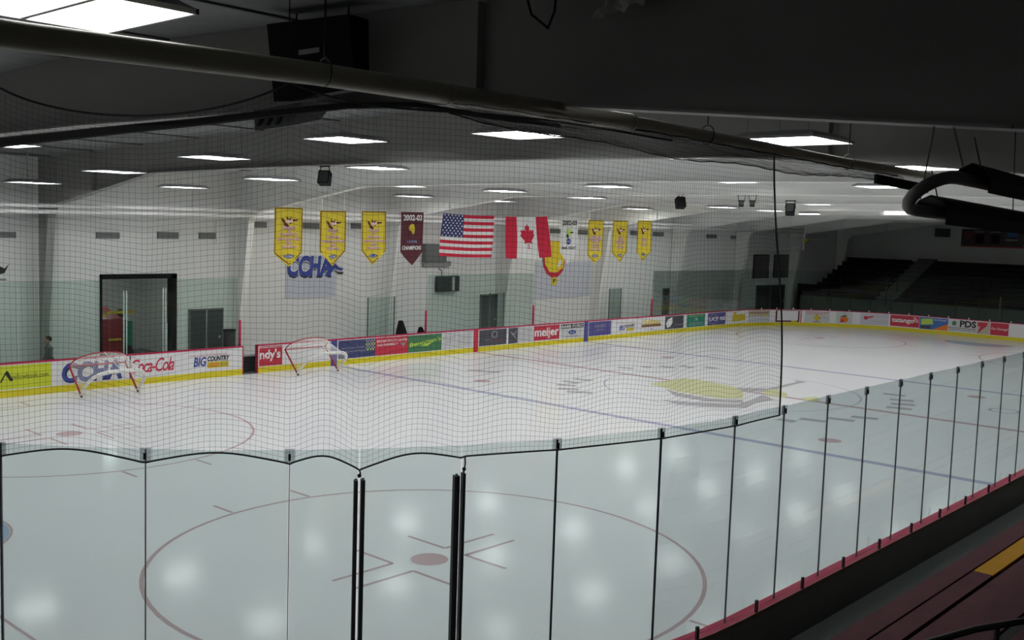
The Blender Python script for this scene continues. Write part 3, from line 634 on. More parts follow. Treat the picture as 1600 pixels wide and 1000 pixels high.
q = MB().add([(-26.45, -9.12, 6.80), (-26.45, -9.98, 6.84), (-26.5, -9.9, 6.60), (-26.5, -9.22, 6.57), (-26.0, -9.1, 6.86), (-26.0, -9.95, 6.88), (-26.1, -9.85, 6.7), (-26.1, -9.2, 6.7)],
             [(0, 1, 2, 3), (4, 5, 6, 7), (0, 1, 5, 4), (1, 2, 6, 5), (2, 3, 7, 6), (3, 0, 4, 7)]); q.build('cabinet', 'dark', t)
for i in range(3): y = -9.33 - i * .17; MB().obox((-26.49, y, 6.69), (.012, 0, 0), (0, .028, 0), (0, -.05, .07)).build('slot', 'black', t)
def spk(x, y, z, L, tilt=.35, yaw=.5, s=1):
    s = s * .78
    t = thing('spot_speaker', L, 'loudspeaker', (x, y, z - .45), 'small black speakers under the roof beams')
    r = Matrix.Rotation(yaw, 3, 'Z') @ Matrix.Rotation(tilt, 3, 'Y'); c = V((x, y, z - .28))
    q = MB().obox(c, r @ V((.14 * s, 0, 0)), r @ V((0, .17 * s, 0)), r @ V((0, 0, .20 * s))); q.build('cabinet', 'black', t)
    q = MB().obox(c + r @ V((-.15 * s, 0, 0)), r @ V((.012, 0, 0)), r @ V((0, .13 * s, 0)), r @ V((0, 0, .16 * s))); q.build('grille', 'dark', t)
    q = MB().tube([(x, y - .14, z), c + r @ V((0, -.19 * s, .05))], .012, 5).tube([(x, y + .14, z), c + r @ V((0, .19 * s, .05))], .012, 5).box(x - .03, x + .03, y - .17, y + .17, z - .02, z + .01); q.build('bracket', 'black', t)
spk(-18.1, .5, 6.9, 'small black speaker under the dark beam left of the long pipe', .3, .6)
spk(-2.9, .6, 6.93, 'small black speaker above the third gold banner from the end wall', -.4, -2.2, 1.15)
spk(-2.9, -1.75, 6.93, 'twin black speaker, the one nearer the gold banners', .3, .5, .6); spk(-2.9, -2.15, 6.93, 'twin black speaker, the one nearer the net edge rope', .3, .5, .6)
spk(-2.9, -3.5, 6.75, 'small black speaker just past the net edge rope', .5, .4, 1.05)

# ---------------------------------------------------------------- banners and flags
YB = 11.5
def hang(q_t, x, z, top=None):
    MB().tube([(x, YB, z), (x, YB, zc(YB))], .006, 4).build('cord', 'steel_white', q_t)
def cloth(fn, pts, m, parent, name):
    # a subdivided cloth polygon with slight folds
    bm = bmesh.new(); vv = [bm.verts.new((u, v, 0)) for u, v in pts]; bm.faces.new(vv)
    for k in range(1, 14):
        for ax in (0, 1):
            lo = min(p[ax] for p in pts); hi = max(p[ax] for p in pts); c = lo + (hi - lo) * k / 14
            co = [0, 0, 0]; co[ax] = c; no = [0, 0, 0]; no[ax] = 1
            bmesh.ops.bisect_plane(bm, geom=bm.verts[:] + bm.edges[:] + bm.faces[:], plane_co=co, plane_no=no)
    bm.verts.index_update(); q = MB(); q.add([fn(v.co.x, v.co.y) for v in bm.verts], [tuple(v.index for v in f_.verts) for f_ in bm.faces]); bm.free()
    return q.build(name, m, parent, fixn=False, smooth=True)
def banner(x0, x1, zt, zs, zb, lines, m, label, kind='gold', rd=0):
    t = thing('pennant_banner', label, 'banner', ((x0 + x1) / 2, YB, zb), 'pointed banners hung over the far boards')
    W = x1 - x0; H = zt - zb; ks = (zs - zb) / H
    def fn(u, v, L=0): return V((x0 + W * u, YB + .035 * math.sin(u * 7 + x0) * (1.1 - v) - L, zb + H * v + .02 * u))
    cloth(lambda u, v: fn(u, v), [(0, 1), (0, ks), (.5, 0), (1, ks), (1, 1)], m, t, 'cloth')
    f1 = lambda u, v: fn(u, v, .012); f2 = lambda u, v: fn(u, v, .02)
    if kind == 'gold':
        b = .035
        for a, c in (((b, ks + .01), (b, .99)), ((1 - b, ks + .01), (1 - b, .99)), ((b, ks + .01), (.5, .04)), ((1 - b, ks + .01), (.5, .04)), ((b, .985), (1 - b, .985))):
            d = V((c[0] - a[0], (c[1] - a[1]) * H / W)).normalized(); n = (-d.y * .012, d.x * .012 * W / H)
            n = (n[0], n[1] * 1.0)
            poly([(a[0] - n[0], a[1] - n[1]), (c[0] - n[0], c[1] - n[1]), (c[0] + n[0], c[1] + n[1]), (a[0] + n[0], a[1] + n[1])], f1, 'maroon', t, 'border')
        # crossed-stick emblem
        for pts in ([(.22, .82), (.30, .74), (.40, .72), (.33, .80)], [(.30, .72), (.42, .66), (.52, .68), (.40, .74)], [(.5, .70), (.62, .76), (.82, .78), (.82, .80), (.60, .80)], [(.40, .86), (.50, .80), (.60, .86), (.52, .75), (.45, .75)]):
            poly(pts, f1, 'maroon', t)
        disc(.46, .765, .07, .03, f2, 'text_pink', t); disc(.58, .77, .05, .025, f2, 'text_pink', t)
        for tx, v0, v1, wd in lines:
            v0 -= .004; v1 += .006
            lettering(tx, f1, .5 - wd / 2 + .006, .5 + wd / 2 + .006, v0 - .006, v1 - .004, 'text_outline', t, bold=.09)
            lettering(tx, f2, .5 - wd / 2, .5 + wd / 2, v0, v1, 'text_pink', t, bold=.03)
        disc(.5, .175, .17, .035, f1, 'text_blue', t); lettering('CCHA', f2, .36, .62, .155, .195, 'text_white', t, shear=.2, bold=.02)
    else:
        dk = kind == 'maroon'; tc = 'text_white' if dk else 'text_black'
        lettering('2002-03', f1, .1, .92, .84, .95, tc, t, bold=.03)
        poly([(.36, .74), (.45, .78), (.56, .77), (.6, .69), (.58, .6), (.48, .58), (.4, .64), (.34, .68)], f1, 'ad_lime' if not dk else 'machine_yellow', t)
        poly([(.3, .62), (.42, .56), (.5, .6), (.42, .66)], f2, 'maroon' if dk else 'text_black', t)
        if dk: lettering('CCHA', f1, .28, .7, .42, .48, 'ad_pale', t, bold=.04, shear=.2); lettering('CCHA', f2, .28, .7, .42, .48, 'text_blue', t, bold=.0, shear=.2); lettering('CHAMPIONS', f1, .08, .92, .29, .37, tc, t, bold=.03)
        else:
            poly([(.58, .66), (.75, .68), (.75, .70), (.58, .70)], f1, 'text_black', t)
            disc(.5, .49, .13, .07, f1, 'text_blue', t); lettering('NCAA', f2, .4, .6, .475, .505, 'text_white', t); lettering('FINAL EIGHT', f1, .08, .92, .32, .38, tc, t, bold=.02)
    for u in (.08, .92): hang(t, x0 + W * u, zt)
    return t
def X_(x): return x
U1 = [('UNIVERSITY', .64, .675, .5), ('OF', .585, .62, .14), ('CONNECTICUT', .53, .565, .6), ('ICE HOCKEY CLASSIC', .45, .485, .8), ('2004', .385, .42, .22), ('CHAMPIONS', .32, .355, .52)]
U2 = [('UNIVERSITY', .63, .665, .46), ('OF', .575, .61, .14), ('WISCONSIN', .51, .545, .5), ('BADGER SHOWDOWN', .435, .47, .88), ('2003', .37, .405, .22), ('CHAMPIONS', .305, .34, .5)]
U3 = [('GREAT LAKES', .6, .64, .6), ('INVITATIONAL', .55, .59, .8), ('TOURNAMENT', .5, .54, .6), ('1992', .44, .47, .3), ('MICHIGAN', .38, .42, .45), ('CHAMPIONS', .3, .34, .6)]
U4 = [('CCHA', .58, .62, .35), ('REGULAR', .52, .56, .5), ('SEASON', .46, .5, .7), ('1991', .4, .44, .2), ('CHAMPIONS', .34, .38, .5)]
U5 = [('CCHA', .52, .56, .4), ('1988', .46, .5, .3), ('FINALIST', .38, .42, .45)]
banner(-11.83, -10.62, 6.07, 4.44, 3.97, U1, 'gold', 'gold pointed banner, first in the hanging row, overlapping the blue letter sign')
banner(-9.87, -8.66, 6.02, 4.53, 3.97, U2, 'gold', 'gold pointed banner whose tip covers the end of the blue letter sign')
banner(-7.93, -6.70, 6.07, 4.55, 4.0, U2, 'gold', 'gold pointed banner beside the maroon champions banner')
banner(-5.93, -4.73, 6.10, 4.53, 3.99, [], 'maroon', 'maroon pointed banner reading 2002-03 champions', 'maroon')
banner(3.91, 5.19, 6.15, 4.54, 4.0, [], 'cloth_white', 'white pointed banner reading 2002-03 final eight', 'white')
banner(5.98, 7.19, 6.11, 4.45, 4.02, U3, 'gold', 'narrow-looking gold banner just after the white banner')
banner(7.98, 9.21, 6.14, 4.56, 4.05, U4, 'gold', 'gold banner in the middle of the last three')
banner(10.03, 11.28, 6.20, 4.6, 4.1, U5, 'gold', 'gold banner at the end of the hanging row')
# flags
def flag(corners, name, label):
    t = thing(name, label, 'flag', (corners[3][0], YB, corners[3][1]), 'national flags over the far boards')
    tl, tr, br, bl_ = [V((c[0], 0, c[1])) for c in corners]
    def fn(u, v, L=0):
        p = (bl_.lerp(br, u)).lerp(tl.lerp(tr, u), v); return V((p.x, YB + .07 * math.sin(u * 9 + 2 * v) * (1.15 - v) - L, p.z - .03 * math.sin(u * PI * 1.0)))
    return t, fn
t, fn = flag([(-3.63, 6.12), (-.61, 6.11), (-.67, 4.31), (-3.83, 4.38)], 'striped_flag', 'hanging flag with stars and red and white stripes')
for i in range(13):
    v1 = 1 - i / 13; v0 = 1 - (i + 1) / 13; u0 = .39 if i < 7 else 0
    MB().grid(lambda a, b: fn(u0 + (1 - u0) * a, v0 + (v1 - v0) * b), 20, 1).build('stripe', 'flag_red' if i % 2 == 0 else 'cloth_white', t, fixn=False, smooth=True)
can = MB().grid(lambda a, b: fn(.39 * a, 6 / 13 + 7 / 13 * b), 10, 6).build('canton', 'flag_blue', t, fixn=False, smooth=True)
q = MB()
for r_ in range(9):
    for c in range(6 if r_ % 2 == 0 else 5):
        u = .39 * ((c + .5) / 6 + (0 if r_ % 2 == 0 else 1 / 12)); v = 1 - 7 / 13 * (r_ + .5) / 9 - .0
        pts = []
        for k in range(10):
            a = PI / 2 + k * PI / 5; rr = (.0165 if k % 2 == 0 else .008); pts.append(fn(u + rr * math.cos(a), v + rr * 1.7 * math.sin(a), .012))
        q.add(pts, [tuple(range(10))])
q.build('star', 'text_white', can, fixn=False)
for u in (.02, .6, .9, .98): p = fn(u, 1); MB().tube([p, (p.x, p.y, zc(YB))], .007, 4).build('cord', 'steel_white', t)
t, fn = flag([(.14, 6.1), (2.90, 6.19), (3.38, 4.34), (.22, 4.26)], 'maple_leaf_flag', 'hanging red and white flag with a red maple leaf')
for u0, u1, m in ((0, .25, 'flag_red'), (.25, .72, 'cloth_white'), (.72, 1, 'flag_red')):
    MB().grid(lambda a, b: fn(u0 + (u1 - u0) * a, b), 12, 8).build('field', m, t, fixn=False, smooth=True)
leaf = [(0, 1), (.13, .78), (.28, .86), (.22, .45), (.42, .62), (.5, .5), (.8, .55), (.7, .28), (.85, .18), (.4, -.22), (.46, -.42), (.03, -.34), (.05, -.8), (-.05, -.8), (-.03, -.34)]
leaf += [(-x, y) for x, y in leaf[1:12]][::-1]
leaf = [leaf[0]] + leaf[1:]
fl = MB(); lp = [fn(.48 + .21 * x, .5 + .34 * y, .014) for x, y in leaf]; fl.add(lp, [tuple(range(len(lp)))]); fl.build('maple_leaf', 'flag_red', t, fixn=False)
for u in (.02, .98): p = fn(u, 1); MB().tube([p, (p.x, p.y, zc(YB))], .007, 4).build('cord', 'steel_white', t)

# ---------------------------------------------------------------- far wall fittings
def WF(y): return lambda u, v: V((u, y, v))
for i, (x0, x1, z0, z1, L) in enumerate([(-21, -18.83, 4.75, 4.95, 'grey wall vent high at the left edge above the walking person'), (-16.1, -15.25, 4.78, 5.0, 'grey wall vent above the left side of the doorway'), (-13.8, -12.95, 4.8, 5.05, 'grey wall vent above the right side of the doorway'),
        (-12.1, -11.4, 4.82, 5.05, 'grey wall vent beside the white vertical pipe'), (-9.9, -9.1, 5.3, 5.52, 'grey wall vent left of the first gold banner'), (-7.4, -6.3, 5.3, 5.55, 'grey wall vent between the first two gold banners'), (-4.8, -4.0, 5.35, 5.6, 'grey wall vent between the second and third gold banners'),
        (8.5, 9.7, 5.4, 5.63, 'grey wall vent left of the white banner'), (10.6, 11.9, 5.38, 5.62, 'grey wall vent right of the white banner'), (15.7, 16.7, 5.42, 5.68, 'grey wall vent between the last two gold banners'), (18.0, 19.1, 5.4, 5.66, 'grey wall vent right of the last gold banner'),
        (24.0, 25.2, 5.36, 5.62, 'grey wall vent on the bare wall past the banners'), (27.0, 28.2, 5.36, 5.58, 'last grey wall vent near the net edge rope')]):
    t = thing('wall_vent', L, 'vent', ((x0 + x1) / 2, YW, z0), 'louvred vents high on the far wall')
    MB().box(x0, x1, YW - .05, YW, z0, z1).build('frame', 'vent', t)
    q = MB()
    for k in range(4): z = z0 + (z1 - z0) * (k + .5) / 4; q.box(x0 + .04, x1 - .04, YW - .065, YW - .045, z - .012, z + .012)
    q.build('louvres', 'shade', t)
# machine-room doorway frame
t = MB().box(DX0 - .02, DX0 + .04, YW - .08, YW + .22, -.03, DZ).box(DX1 - .2, DX1 + .02, YW - .08, YW + .22, -.03, DZ).box(DX0 - .02, DX1 + .02, YW - .08, YW + .22, DZ - .16, DZ + .02)
struct(t.build('door_1', 'black'), 'wide black-framed doorway to the machine room')
# ice resurfacer in the room
t = thing('ice_resurfacer', 'red and yellow ice resurfacing machine parked behind the doorway', 'vehicle', (-14.6, 18.6, 0))
MB().box(-15.6, -14.3, 17.6, 20.4, .5, 1.75).build('body', 'machine_red', t); MB().add([(-15.6, 17.6, 1.75), (-14.3, 17.6, 1.75), (-14.3, 18.9, 2.1), (-15.6, 18.9, 2.1), (-15.6, 20.4, 2.1), (-14.3, 20.4, 2.1), (-15.6, 20.4, 1.75), (-14.3, 20.4, 1.75)], [(0, 1, 2, 3), (3, 2, 5, 4), (4, 5, 7, 6), (0, 3, 4, 6), (1, 2, 5, 7)]).build('snow_tank', 'machine_red', t)
MB().box(-16.0, -15.0, 17.5, 17.58, 1.85, 1.95).box(-15.0, -13.9, 17.5, 17.58, 1.95, 2.05).box(-14.9, -14.4, 17.5, 17.56, .95, 1.02).build('yellow_bar', 'machine_yellow', t)
MB().box(-14.3, -13.75, 17.9, 20, .45, 1.6).build('cab', 'ad_teal', t); MB().ball((-14.0, 18.4, 1.85), (.16, .14, .2)).build('seat', 'dark', t)
for x in (-15.5, -13.95):
    for y in (18.0, 19.8): MB().tube([(x - .12, y, .35), (x + .12, y, .35)], .35, 18).build('wheel', 'rubber', t)
t = thing('fill_light', 'unseen fill light added on the machine room ceiling', 'light fixture', (-14.2, 19.4, 3.9)); MB().box(-14.8, -13.6, 19.3, 19.5, 3.93, 3.99).build('housing', 'housing', t); MB().box(-14.78, -13.62, 19.32, 19.48, 3.91, 3.93).build('diffuser', 'fill_glow', t)  # lamp added out of sight to brighten the machine room
# doors
def door(n, x0, x1, z1, y=YW, split=False):
    o = struct(MB().box(x0, x1, y - .05, y - .002, 0, z1).build('door_%d' % n, 'door_dark'))
    MB().box(x0 - .06, x0, y - .07, y - .002, 0, z1 + .06).box(x1, x1 + .06, y - .07, y - .002, 0, z1 + .06).box(x0 - .06, x1 + .06, y - .07, y - .002, z1, z1 + .06).build('door_frame', 'vent', o)
    MB().box(x1 - .16, x1 - .08, y - .09, y - .05, 1.0, 1.1).build('door_handle', 'aluminium', o)
    if split: MB().box((x0 + x1) / 2 - .02, (x0 + x1) / 2 + .02, y - .06, y - .04, 0, z1).build('meeting_strip', 'aluminium', o)
door(2, -12.45, -11.1, 2.1, split=True); door(3, 3.4, 4.5, 2.24); door(4, 19.35, 20.7, 2.2); door(5, 30.8, 34.8, 2.15, split=True)
# signs on the wall
t = thing('letter_sign', 'wall sign of large blue slanted letters with black shadow on a pale panel', 'sign', (-6.9, YW, 2.4))
MB().box(-8.15, -5.6, YW - .04, YW, 2.45, 4.2).build('panel', 'panel_pale', t)
lettering('CCHA', WF(YW - .05), -8.1, -5.85, 3.26, 4.16, 'text_black', t, bold=.07, shear=.12); lettering('CCHA', WF(YW - .056), -8.1, -5.85, 3.32, 4.2, 'text_white', t, bold=.075, shear=.12); lettering('CCHA', WF(YW - .06), -8.1, -5.85, 3.32, 4.2, 'text_blue', t, bold=.05, shear=.12)
poly([(-6.1, 4.1), (-5.7, 3.9), (-5.45, 3.7), (-5.2, 3.65), (-5.3, 3.55), (-5.7, 3.65), (-6.0, 3.3), (-6.2, 3.35), (-5.95, 3.7)], WF(YW - .065), 'text_blue', t); poly([(-5.75, 3.6), (-5.5, 3.5), (-5.2, 3.5), (-5.25, 3.4), (-5.5, 3.42)], WF(YW - .066), 'text_black', t)
t = thing('team_emblem', 'plain gold and maroon shield panel with a round letter badge', 'sign', (10, YW, 2.2))
MB().box(7.4, 12.1, YW - .03, YW, 1.98, 3.9).build('panel', 'panel_pale', t)
f = lambda u, v: V((8.0 + 1.8 * u, YW - .04, 3.1 + 1.9 * v)); f1 = lambda u, v: V((8.0 + 1.8 * u, YW - .045, 3.1 + 1.9 * v))
poly([(-.02, .95), (.0, .3), (.15, .1), (.42, -.03), (.7, 0), (.9, .15), (1.0, .4), (1.0, .9), (.9, 1.0), (.1, 1.0)], f, 'ad_red', t, 'shield')
poly([(.06, .9), (.08, .36), (.3, .14), (.62, .12), (.9, .24), (.98, .5), (.98, .9), (.88, .99), (.15, .99)], f1, 'gold', t, 'shield_face')
poly([(.62, .28), (.72, .44), (.84, .5), (.86, .4), (.74, .28)], lambda u, v: f1(u, v) - V((0, .004, 0)), 'cloth_white', t, 'shield_patch')
disc(.53, -.12, .14, .12, f, 'gold', t, 'badge'); lettering('F', f1, .47, .59, -.18, -.06, 'text_black', t, bold=.02)
t = thing('wall_emblem', 'small black emblem at the left edge above the far glass', 'sign', (-19.2, YW, 3.4))
poly([(-19.6, 3.5), (-19.2, 3.6), (-19.05, 3.9), (-19.2, 3.75), (-19.5, 3.9), (-19.7, 3.7)], WF(YW - .03), 'text_black', t); MB().box(-19.8, -19.15, YW - .03, YW - .01, 3.35, 3.42).build('plate', 'shade', t)
# scorer's box items
t = thing('wall_panel', 'grey panel box on the wall below the striped flag', 'panel', (.3, YW, 3.7)); MB().box(-.6, .75, YW - .25, YW - .01, 3.95, 4.75).build('box', 'vent', t); MB().box(-.6, 1.15, YW - .15, YW - .01, 3.72, 3.95).build('tray', 'shade', t)
t = thing('wall_monitor', 'dark rectangular screen on the wall behind the middle glass', 'screen', (.95, YW, 2.5)); MB().box(.25, 1.7, YW - .2, YW - .05, 2.52, 3.25).build('case', 'door_dark', t)
MB().box(1.2, 1.35, YW - .22, YW - .2, 2.55, 3.2).build('strip', 'ad_grey', t); MB().tube([(.6, YW - .1, 3.25), (.55, YW - .15, 3.5), (.45, YW - .05, 3.6)], .02, 6).build('cable', 'black', t)
for x0, x1, L in ((30.2, 32.3, 'dark group photograph left of the net edge rope'), (33.1, 35.6, 'dark group photograph right of the net edge rope')):
    t = thing('wall_photo', L, 'picture', ((x0 + x1) / 2, YW, 2.75), 'large dark photographs above the far doors'); MB().box(x0, x1, YW - .05, YW, 2.75, 4.3).build('print', 'photo_dark', t)
    q = MB().box(x0 - .04, x0, YW - .06, YW, 2.71, 4.34).box(x1, x1 + .04, YW - .06, YW, 2.71, 4.34).box(x0, x1, YW - .06, YW, 4.3, 4.34).box(x0, x1, YW - .06, YW, 2.71, 2.75); q.build('frame', 'black', t)
# twin pipes along the far wall, ending in a manifold
for dz, L in ((0, 'upper white pipe running along the far wall'), (-.2, 'lower white pipe running along the far wall')):
    t = thing('wall_pipe', L, 'pipe', (0, 14.6, 5.5), 'white pipes along the far wall')
    MB().tube([(-26, 14.6, 5.74 + dz), (-13.2, 14.6, 5.92 + dz), (4, 14.6, 6.03 + dz), (20, 14.6, 6.13 + dz), (34.6, 14.6, 6.15 + dz)], .065, 12).build('run', 'steel_white', t, smooth=True)
    q = MB()
    for x in (-19, -13.2, -5, 2, 13.3, 24): q.tube([(x, 14.6, 5.9 + dz), (x, 14.6, zc(14.6))], .01, 5)
    q.build('hanger', 'steel_white', t)
tag(MB().tube([(-11.35, YW - .08, 4.7), (-11.35, YW - .08, 5.55)], .035, 8).build('wall_conduit', 'steel_white'), 'short white vertical pipe beside the vent right of the doorway', 'pipe')
t = thing('pipe_manifold', 'white pipe manifold with branches at the far end of the twin pipes', 'pipes', (34.6, 14.6, 4.6))
MB().tube([(34.7, 14.6, 6.4), (34.7, 14.6, 4.7)], .07, 10).build('header', 'steel_white', t)
for z in (5.55, 5.05, 4.75): MB().tube([(30.5 if z < 5 else 32.5, 14.6, z), (34.7, 14.6, z)], .05, 8).build('branch', 'steel_white', t)
MB().tube([(34.9, 14.6, 5.9), (38.8, 14.6, 5.88), (38.8, 14.6, 5.5), (34.9, 14.6, 5.5)], .045, 8).build('loop', 'steel_white', t)
MB().ball((34.65, 14.45, 5.4), .14).build('valve', 'gold', t)
# gate opening: bench and chair
t = thing('bench', 'grey bench with pale edge seen through the open gate', 'bench', (-11.8, 13.8, 0)); MB().box(-12.6, -10.9, 13.5, 14.0, .56, .64).build('seat', 'ad_grey', t); MB().box(-12.5, -11.0, 13.55, 13.95, 0, .56).build('support', 'dark', t)
t = thing('waste_bin', 'dark upright bin standing behind the open gate', 'bin', (-11.85, 14.3, 0)); MB().tube([(-11.75, 14.4, 0), (-11.75, 14.4, 1.45)], .22, 14).build('body', 'dark', t); MB().tube([(-11.75, 14.4, 1.45), (-11.75, 14.4, 1.5)], .24, 14).build('lid', 'black', t)
# bags on the bench
for x, w_, h_, L in ((-3.9, .42, .55, 'tall black bag standing behind the green advert'), (-2.75, .35, .22, 'low round black bag left of the red post')):
    q = MB().grid(lambda a, b: V((x + w_ * math.cos(2 * PI * a) * (1 - .75 * b ** 1.5) - .1 * b, 13.55 + .2 * math.sin(2 * PI * a) * (1 - .6 * b), .45 + (.55 + h_) * b)), 14, 6)
    tag(q.build('equipment_bag', 'black', None, smooth=True), L, 'bag', 'black bags on the far bench')
tag(MB().box(-10, 12.5, 13.3, 13.8, -.03, .45).build('players_bench', 'ad_grey'), 'long low players bench right behind the far boards', 'bench')
for x0, x1, L in ((-4.6, -3.1, 'left of the red post by the bags'), (3.0, 4.0, 'left of the red post over the red supermarket advert'), (12.6, 13.7, 'before the far red post')):
    t = thing('bench_divider', 'low glass bench divider ' + L, 'glass panel', (x0, 14, 0), 'low glass dividers at the benches')
    MB().box(x0, x1, 15.0, 15.015, .6, 2.45).build('pane', 'glass_far', t)
    for x in (x0, x1): MB().tube([(x, 15, 0), (x, 15, 2.45)], .03, 8).build('post', 'vent', t)

# ---------------------------------------------------------------- the person behind the glass
def person(x, y):
    o = thing('person', 'person with short dark hair in a dark grey shirt walking behind the far glass', 'person', (x, y, 0))
    J = [((0, 0, .86), .14), ((.0, 0, 1.08), .125), ((0, 0, 1.25), .15), ((0, 0, 1.36), .07), ((-.02, 0, 1.42), .055),
         ((.0, .19, 1.29), .055), ((.03, .24, 1.05), .042), ((-.08, .26, .84), .032), ((0, -.19, 1.29), .055), ((-.04, -.24, 1.05), .042), ((.1, -.24, .86), .032),
         ((0, .09, .80), .09), ((-.12, .1, .45), .06), ((-.1, .1, .08), .045), ((-.24, .1, .03), .035), ((0, -.09, .80), .09), ((.1, -.1, .45), .06), ((.18, -.1, .1), .045), ((.06, -.1, .03), .035)]
    E = [(0, 1), (1, 2), (2, 3), (3, 4), (2, 5), (5, 6), (6, 7), (2, 8), (8, 9), (9, 10), (0, 11), (11, 12), (12, 13), (13, 14), (0, 15), (15, 16), (16, 17), (17, 18)]
    me = bpy.data.meshes.new('body'); me.from_pydata([j[0] for j in J], E, []); b = bpy.data.objects.new('body', me); C.objects.link(b); b.parent = o
    md = b.modifiers.new('skin', 'SKIN'); me.skin_vertices[0].data[0].use_root = True
    for i, j in enumerate(J): me.skin_vertices[0].data[i].radius = (j[1], j[1])
    sb = b.modifiers.new('sub', 'SUBSURF'); sb.levels = 2; sb.render_levels = 2; me.materials.append(M['shirt'])
    c = V((x, y, 0))
    hd = MB().ball(c + V((-.03, 0, 1.53)), (.095, .078, .12), 14).ball(c + V((-.125, 0, 1.52)), (.02, .015, .02), 6).ball(c + V((-.02, .08, 1.52)), (.02, .012, .03), 6).ball(c + V((-.02, -.08, 1.52)), (.02, .012, .03), 6); hd.build('head', 'skin', o, smooth=True)
    MB().ball(c + V((.0, 0, 1.57)), (.105, .09, .105), 14).build('hair', 'hair', o, smooth=True)
    for sy, hx, hz in ((.26, -.1, .79), (-.24, .12, .81)):
        q = MB().ball(c + V((hx, sy, hz)), (.035, .02, .05), 8)
        for k in range(4): q.tube([c + V((hx - .025 + k * .016, sy, hz - .03)), c + V((hx - .028 + k * .016, sy, hz - .07)), c + V((hx - .035 + k * .014, sy, hz - .105 + abs(k - 1.5) * .008))], .008, 6)
        q.tube([c + V((hx - .03, sy - .01, hz)), c + V((hx - .055, sy - .015, hz - .045))], .009, 6); q.build('hand', 'skin', o, smooth=True)
person(-18.6, 14.1)

# ---------------------------------------------------------------- goals tipped back against the boards
def goal(xc, label, W=1.83):
    g = thing('hockey_goal', label, 'goal', (xc, 11.65, 0), 'goals tipped back against the far boards')
    th = math.radians(44); p = V((0, math.sin(th), math.cos(th))); bk = V((0, -math.cos(th) * .55, .0)) + V((0, 0, 0))
    bk = V((0, -.55, .28)) if False else V((0, -math.cos(th), math.sin(th)))
    base = V((xc, 11.62, .05))
    Lp = lambda u, h_, d: base + V((u, 0, 0)) + p * h_ + bk * d
    H = 1.15; hw = W / 2
    for sx in (-1, 1): MB().tube([Lp(sx * hw, 0, 0), Lp(sx * hw, H, 0)], .03, 10).build('post', 'goal_red', g, smooth=True); MB().ball(Lp(sx * hw, -.02, 0), .035, 8).build('peg', 'rubber', g)
    MB().tube([Lp(-hw, H, 0), Lp(hw, H, 0)], .03, 10).build('crossbar', 'goal_red', g, smooth=True)
    top = [Lp(hw * math.cos(a) * (1 if abs(math.cos(a)) > .9 else 1), H, .62 * math.sin(a) ** .7) for a in [PI * i / 18 for i in range(19)]]
    MB().tube(top, .02, 8).build('top_frame', 'goal_red', g, smooth=True)
    def bas(a, k=1): return Lp((hw + .16 * math.sin(a)) * math.copysign(abs(math.cos(a)) ** .6, math.cos(a)) * k, .03, 1.12 * math.sin(a) ** .8)
    A = [PI * i / 28 for i in range(29)]
    MB().tube([bas(a) for a in A], [.035 + .03 * math.sin(a) for a in A], 10).build('padded_base_frame', 'goal_white', g, smooth=True)
    MB().tube([Lp(0, H, .62), bas(PI / 2)], .015, 6).build('rear_brace', 'goal_white', g)
    q = MB()
    n = 44
    tf = lambda a: Lp(hw * math.cos(a), H, .62 * math.sin(a) ** .7)
    for i in range(n + 1): a = PI * i / n; q.tube([tf(a), tf(a).lerp(bas(a), .5) + p * -.02, bas(a)], .0032, 3, cap=False)
    for j in range(22): q.tube([tf(PI * i / 24).lerp(bas(PI * i / 24), j / 21) for i in range(25)], .0032, 3, cap=False)
    for i in range(1, 20): a = PI * i / 20; q.tube([Lp(hw * math.cos(a), H, 0), tf(a)], .0032, 3, cap=False)
    for j in range(1, 8): q.tube([Lp(hw * math.cos(PI * i / 20), H, .62 * math.sin(PI * i / 20) ** .7 * j / 8) for i in range(21)], .0032, 3, cap=False)
    q.build('netting', 'goal_white', g, fixn=False)
    q = MB().grid(lambda a, b: Lp(hw * .98 * (2 * a - 1), H * .98 - .0, .03 + .0) + p * (-.25 * b), 10, 2)
    q.build('crossbar_skirt', 'maroon', g, fixn=False) if False else None
    return g
goal(-17.78, 'ice hockey goal tipped back in front of the red script advert')
goal(-9.75, 'ice hockey goal tipped back beside the open gate and blue stripe')

# ---------------------------------------------------------------- end bleachers, rail, scoreboard
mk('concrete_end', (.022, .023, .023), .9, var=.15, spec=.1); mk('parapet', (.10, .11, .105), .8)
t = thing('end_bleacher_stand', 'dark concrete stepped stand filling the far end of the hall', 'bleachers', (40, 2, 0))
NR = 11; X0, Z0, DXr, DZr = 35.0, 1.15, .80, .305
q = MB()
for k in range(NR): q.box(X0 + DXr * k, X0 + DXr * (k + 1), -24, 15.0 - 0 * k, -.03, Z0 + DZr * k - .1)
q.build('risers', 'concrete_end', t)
q = MB()
for k in range(NR): q.box(X0 + DXr * k - .05, X0 + DXr * k + .02, -24, 15.0, Z0 + DZr * k - .14, Z0 + DZr * k - .08)
q.build('step_edge', 'vent', t)
q = MB()
for k in range(NR * 2): q.box(X0 + DXr * k / 2, X0 + DXr * (k + 1) / 2, 8.5, 9.8, Z0 - .1, Z0 + DZr * k / 2 - .02)
q.build('aisle_steps', 'parapet', t)
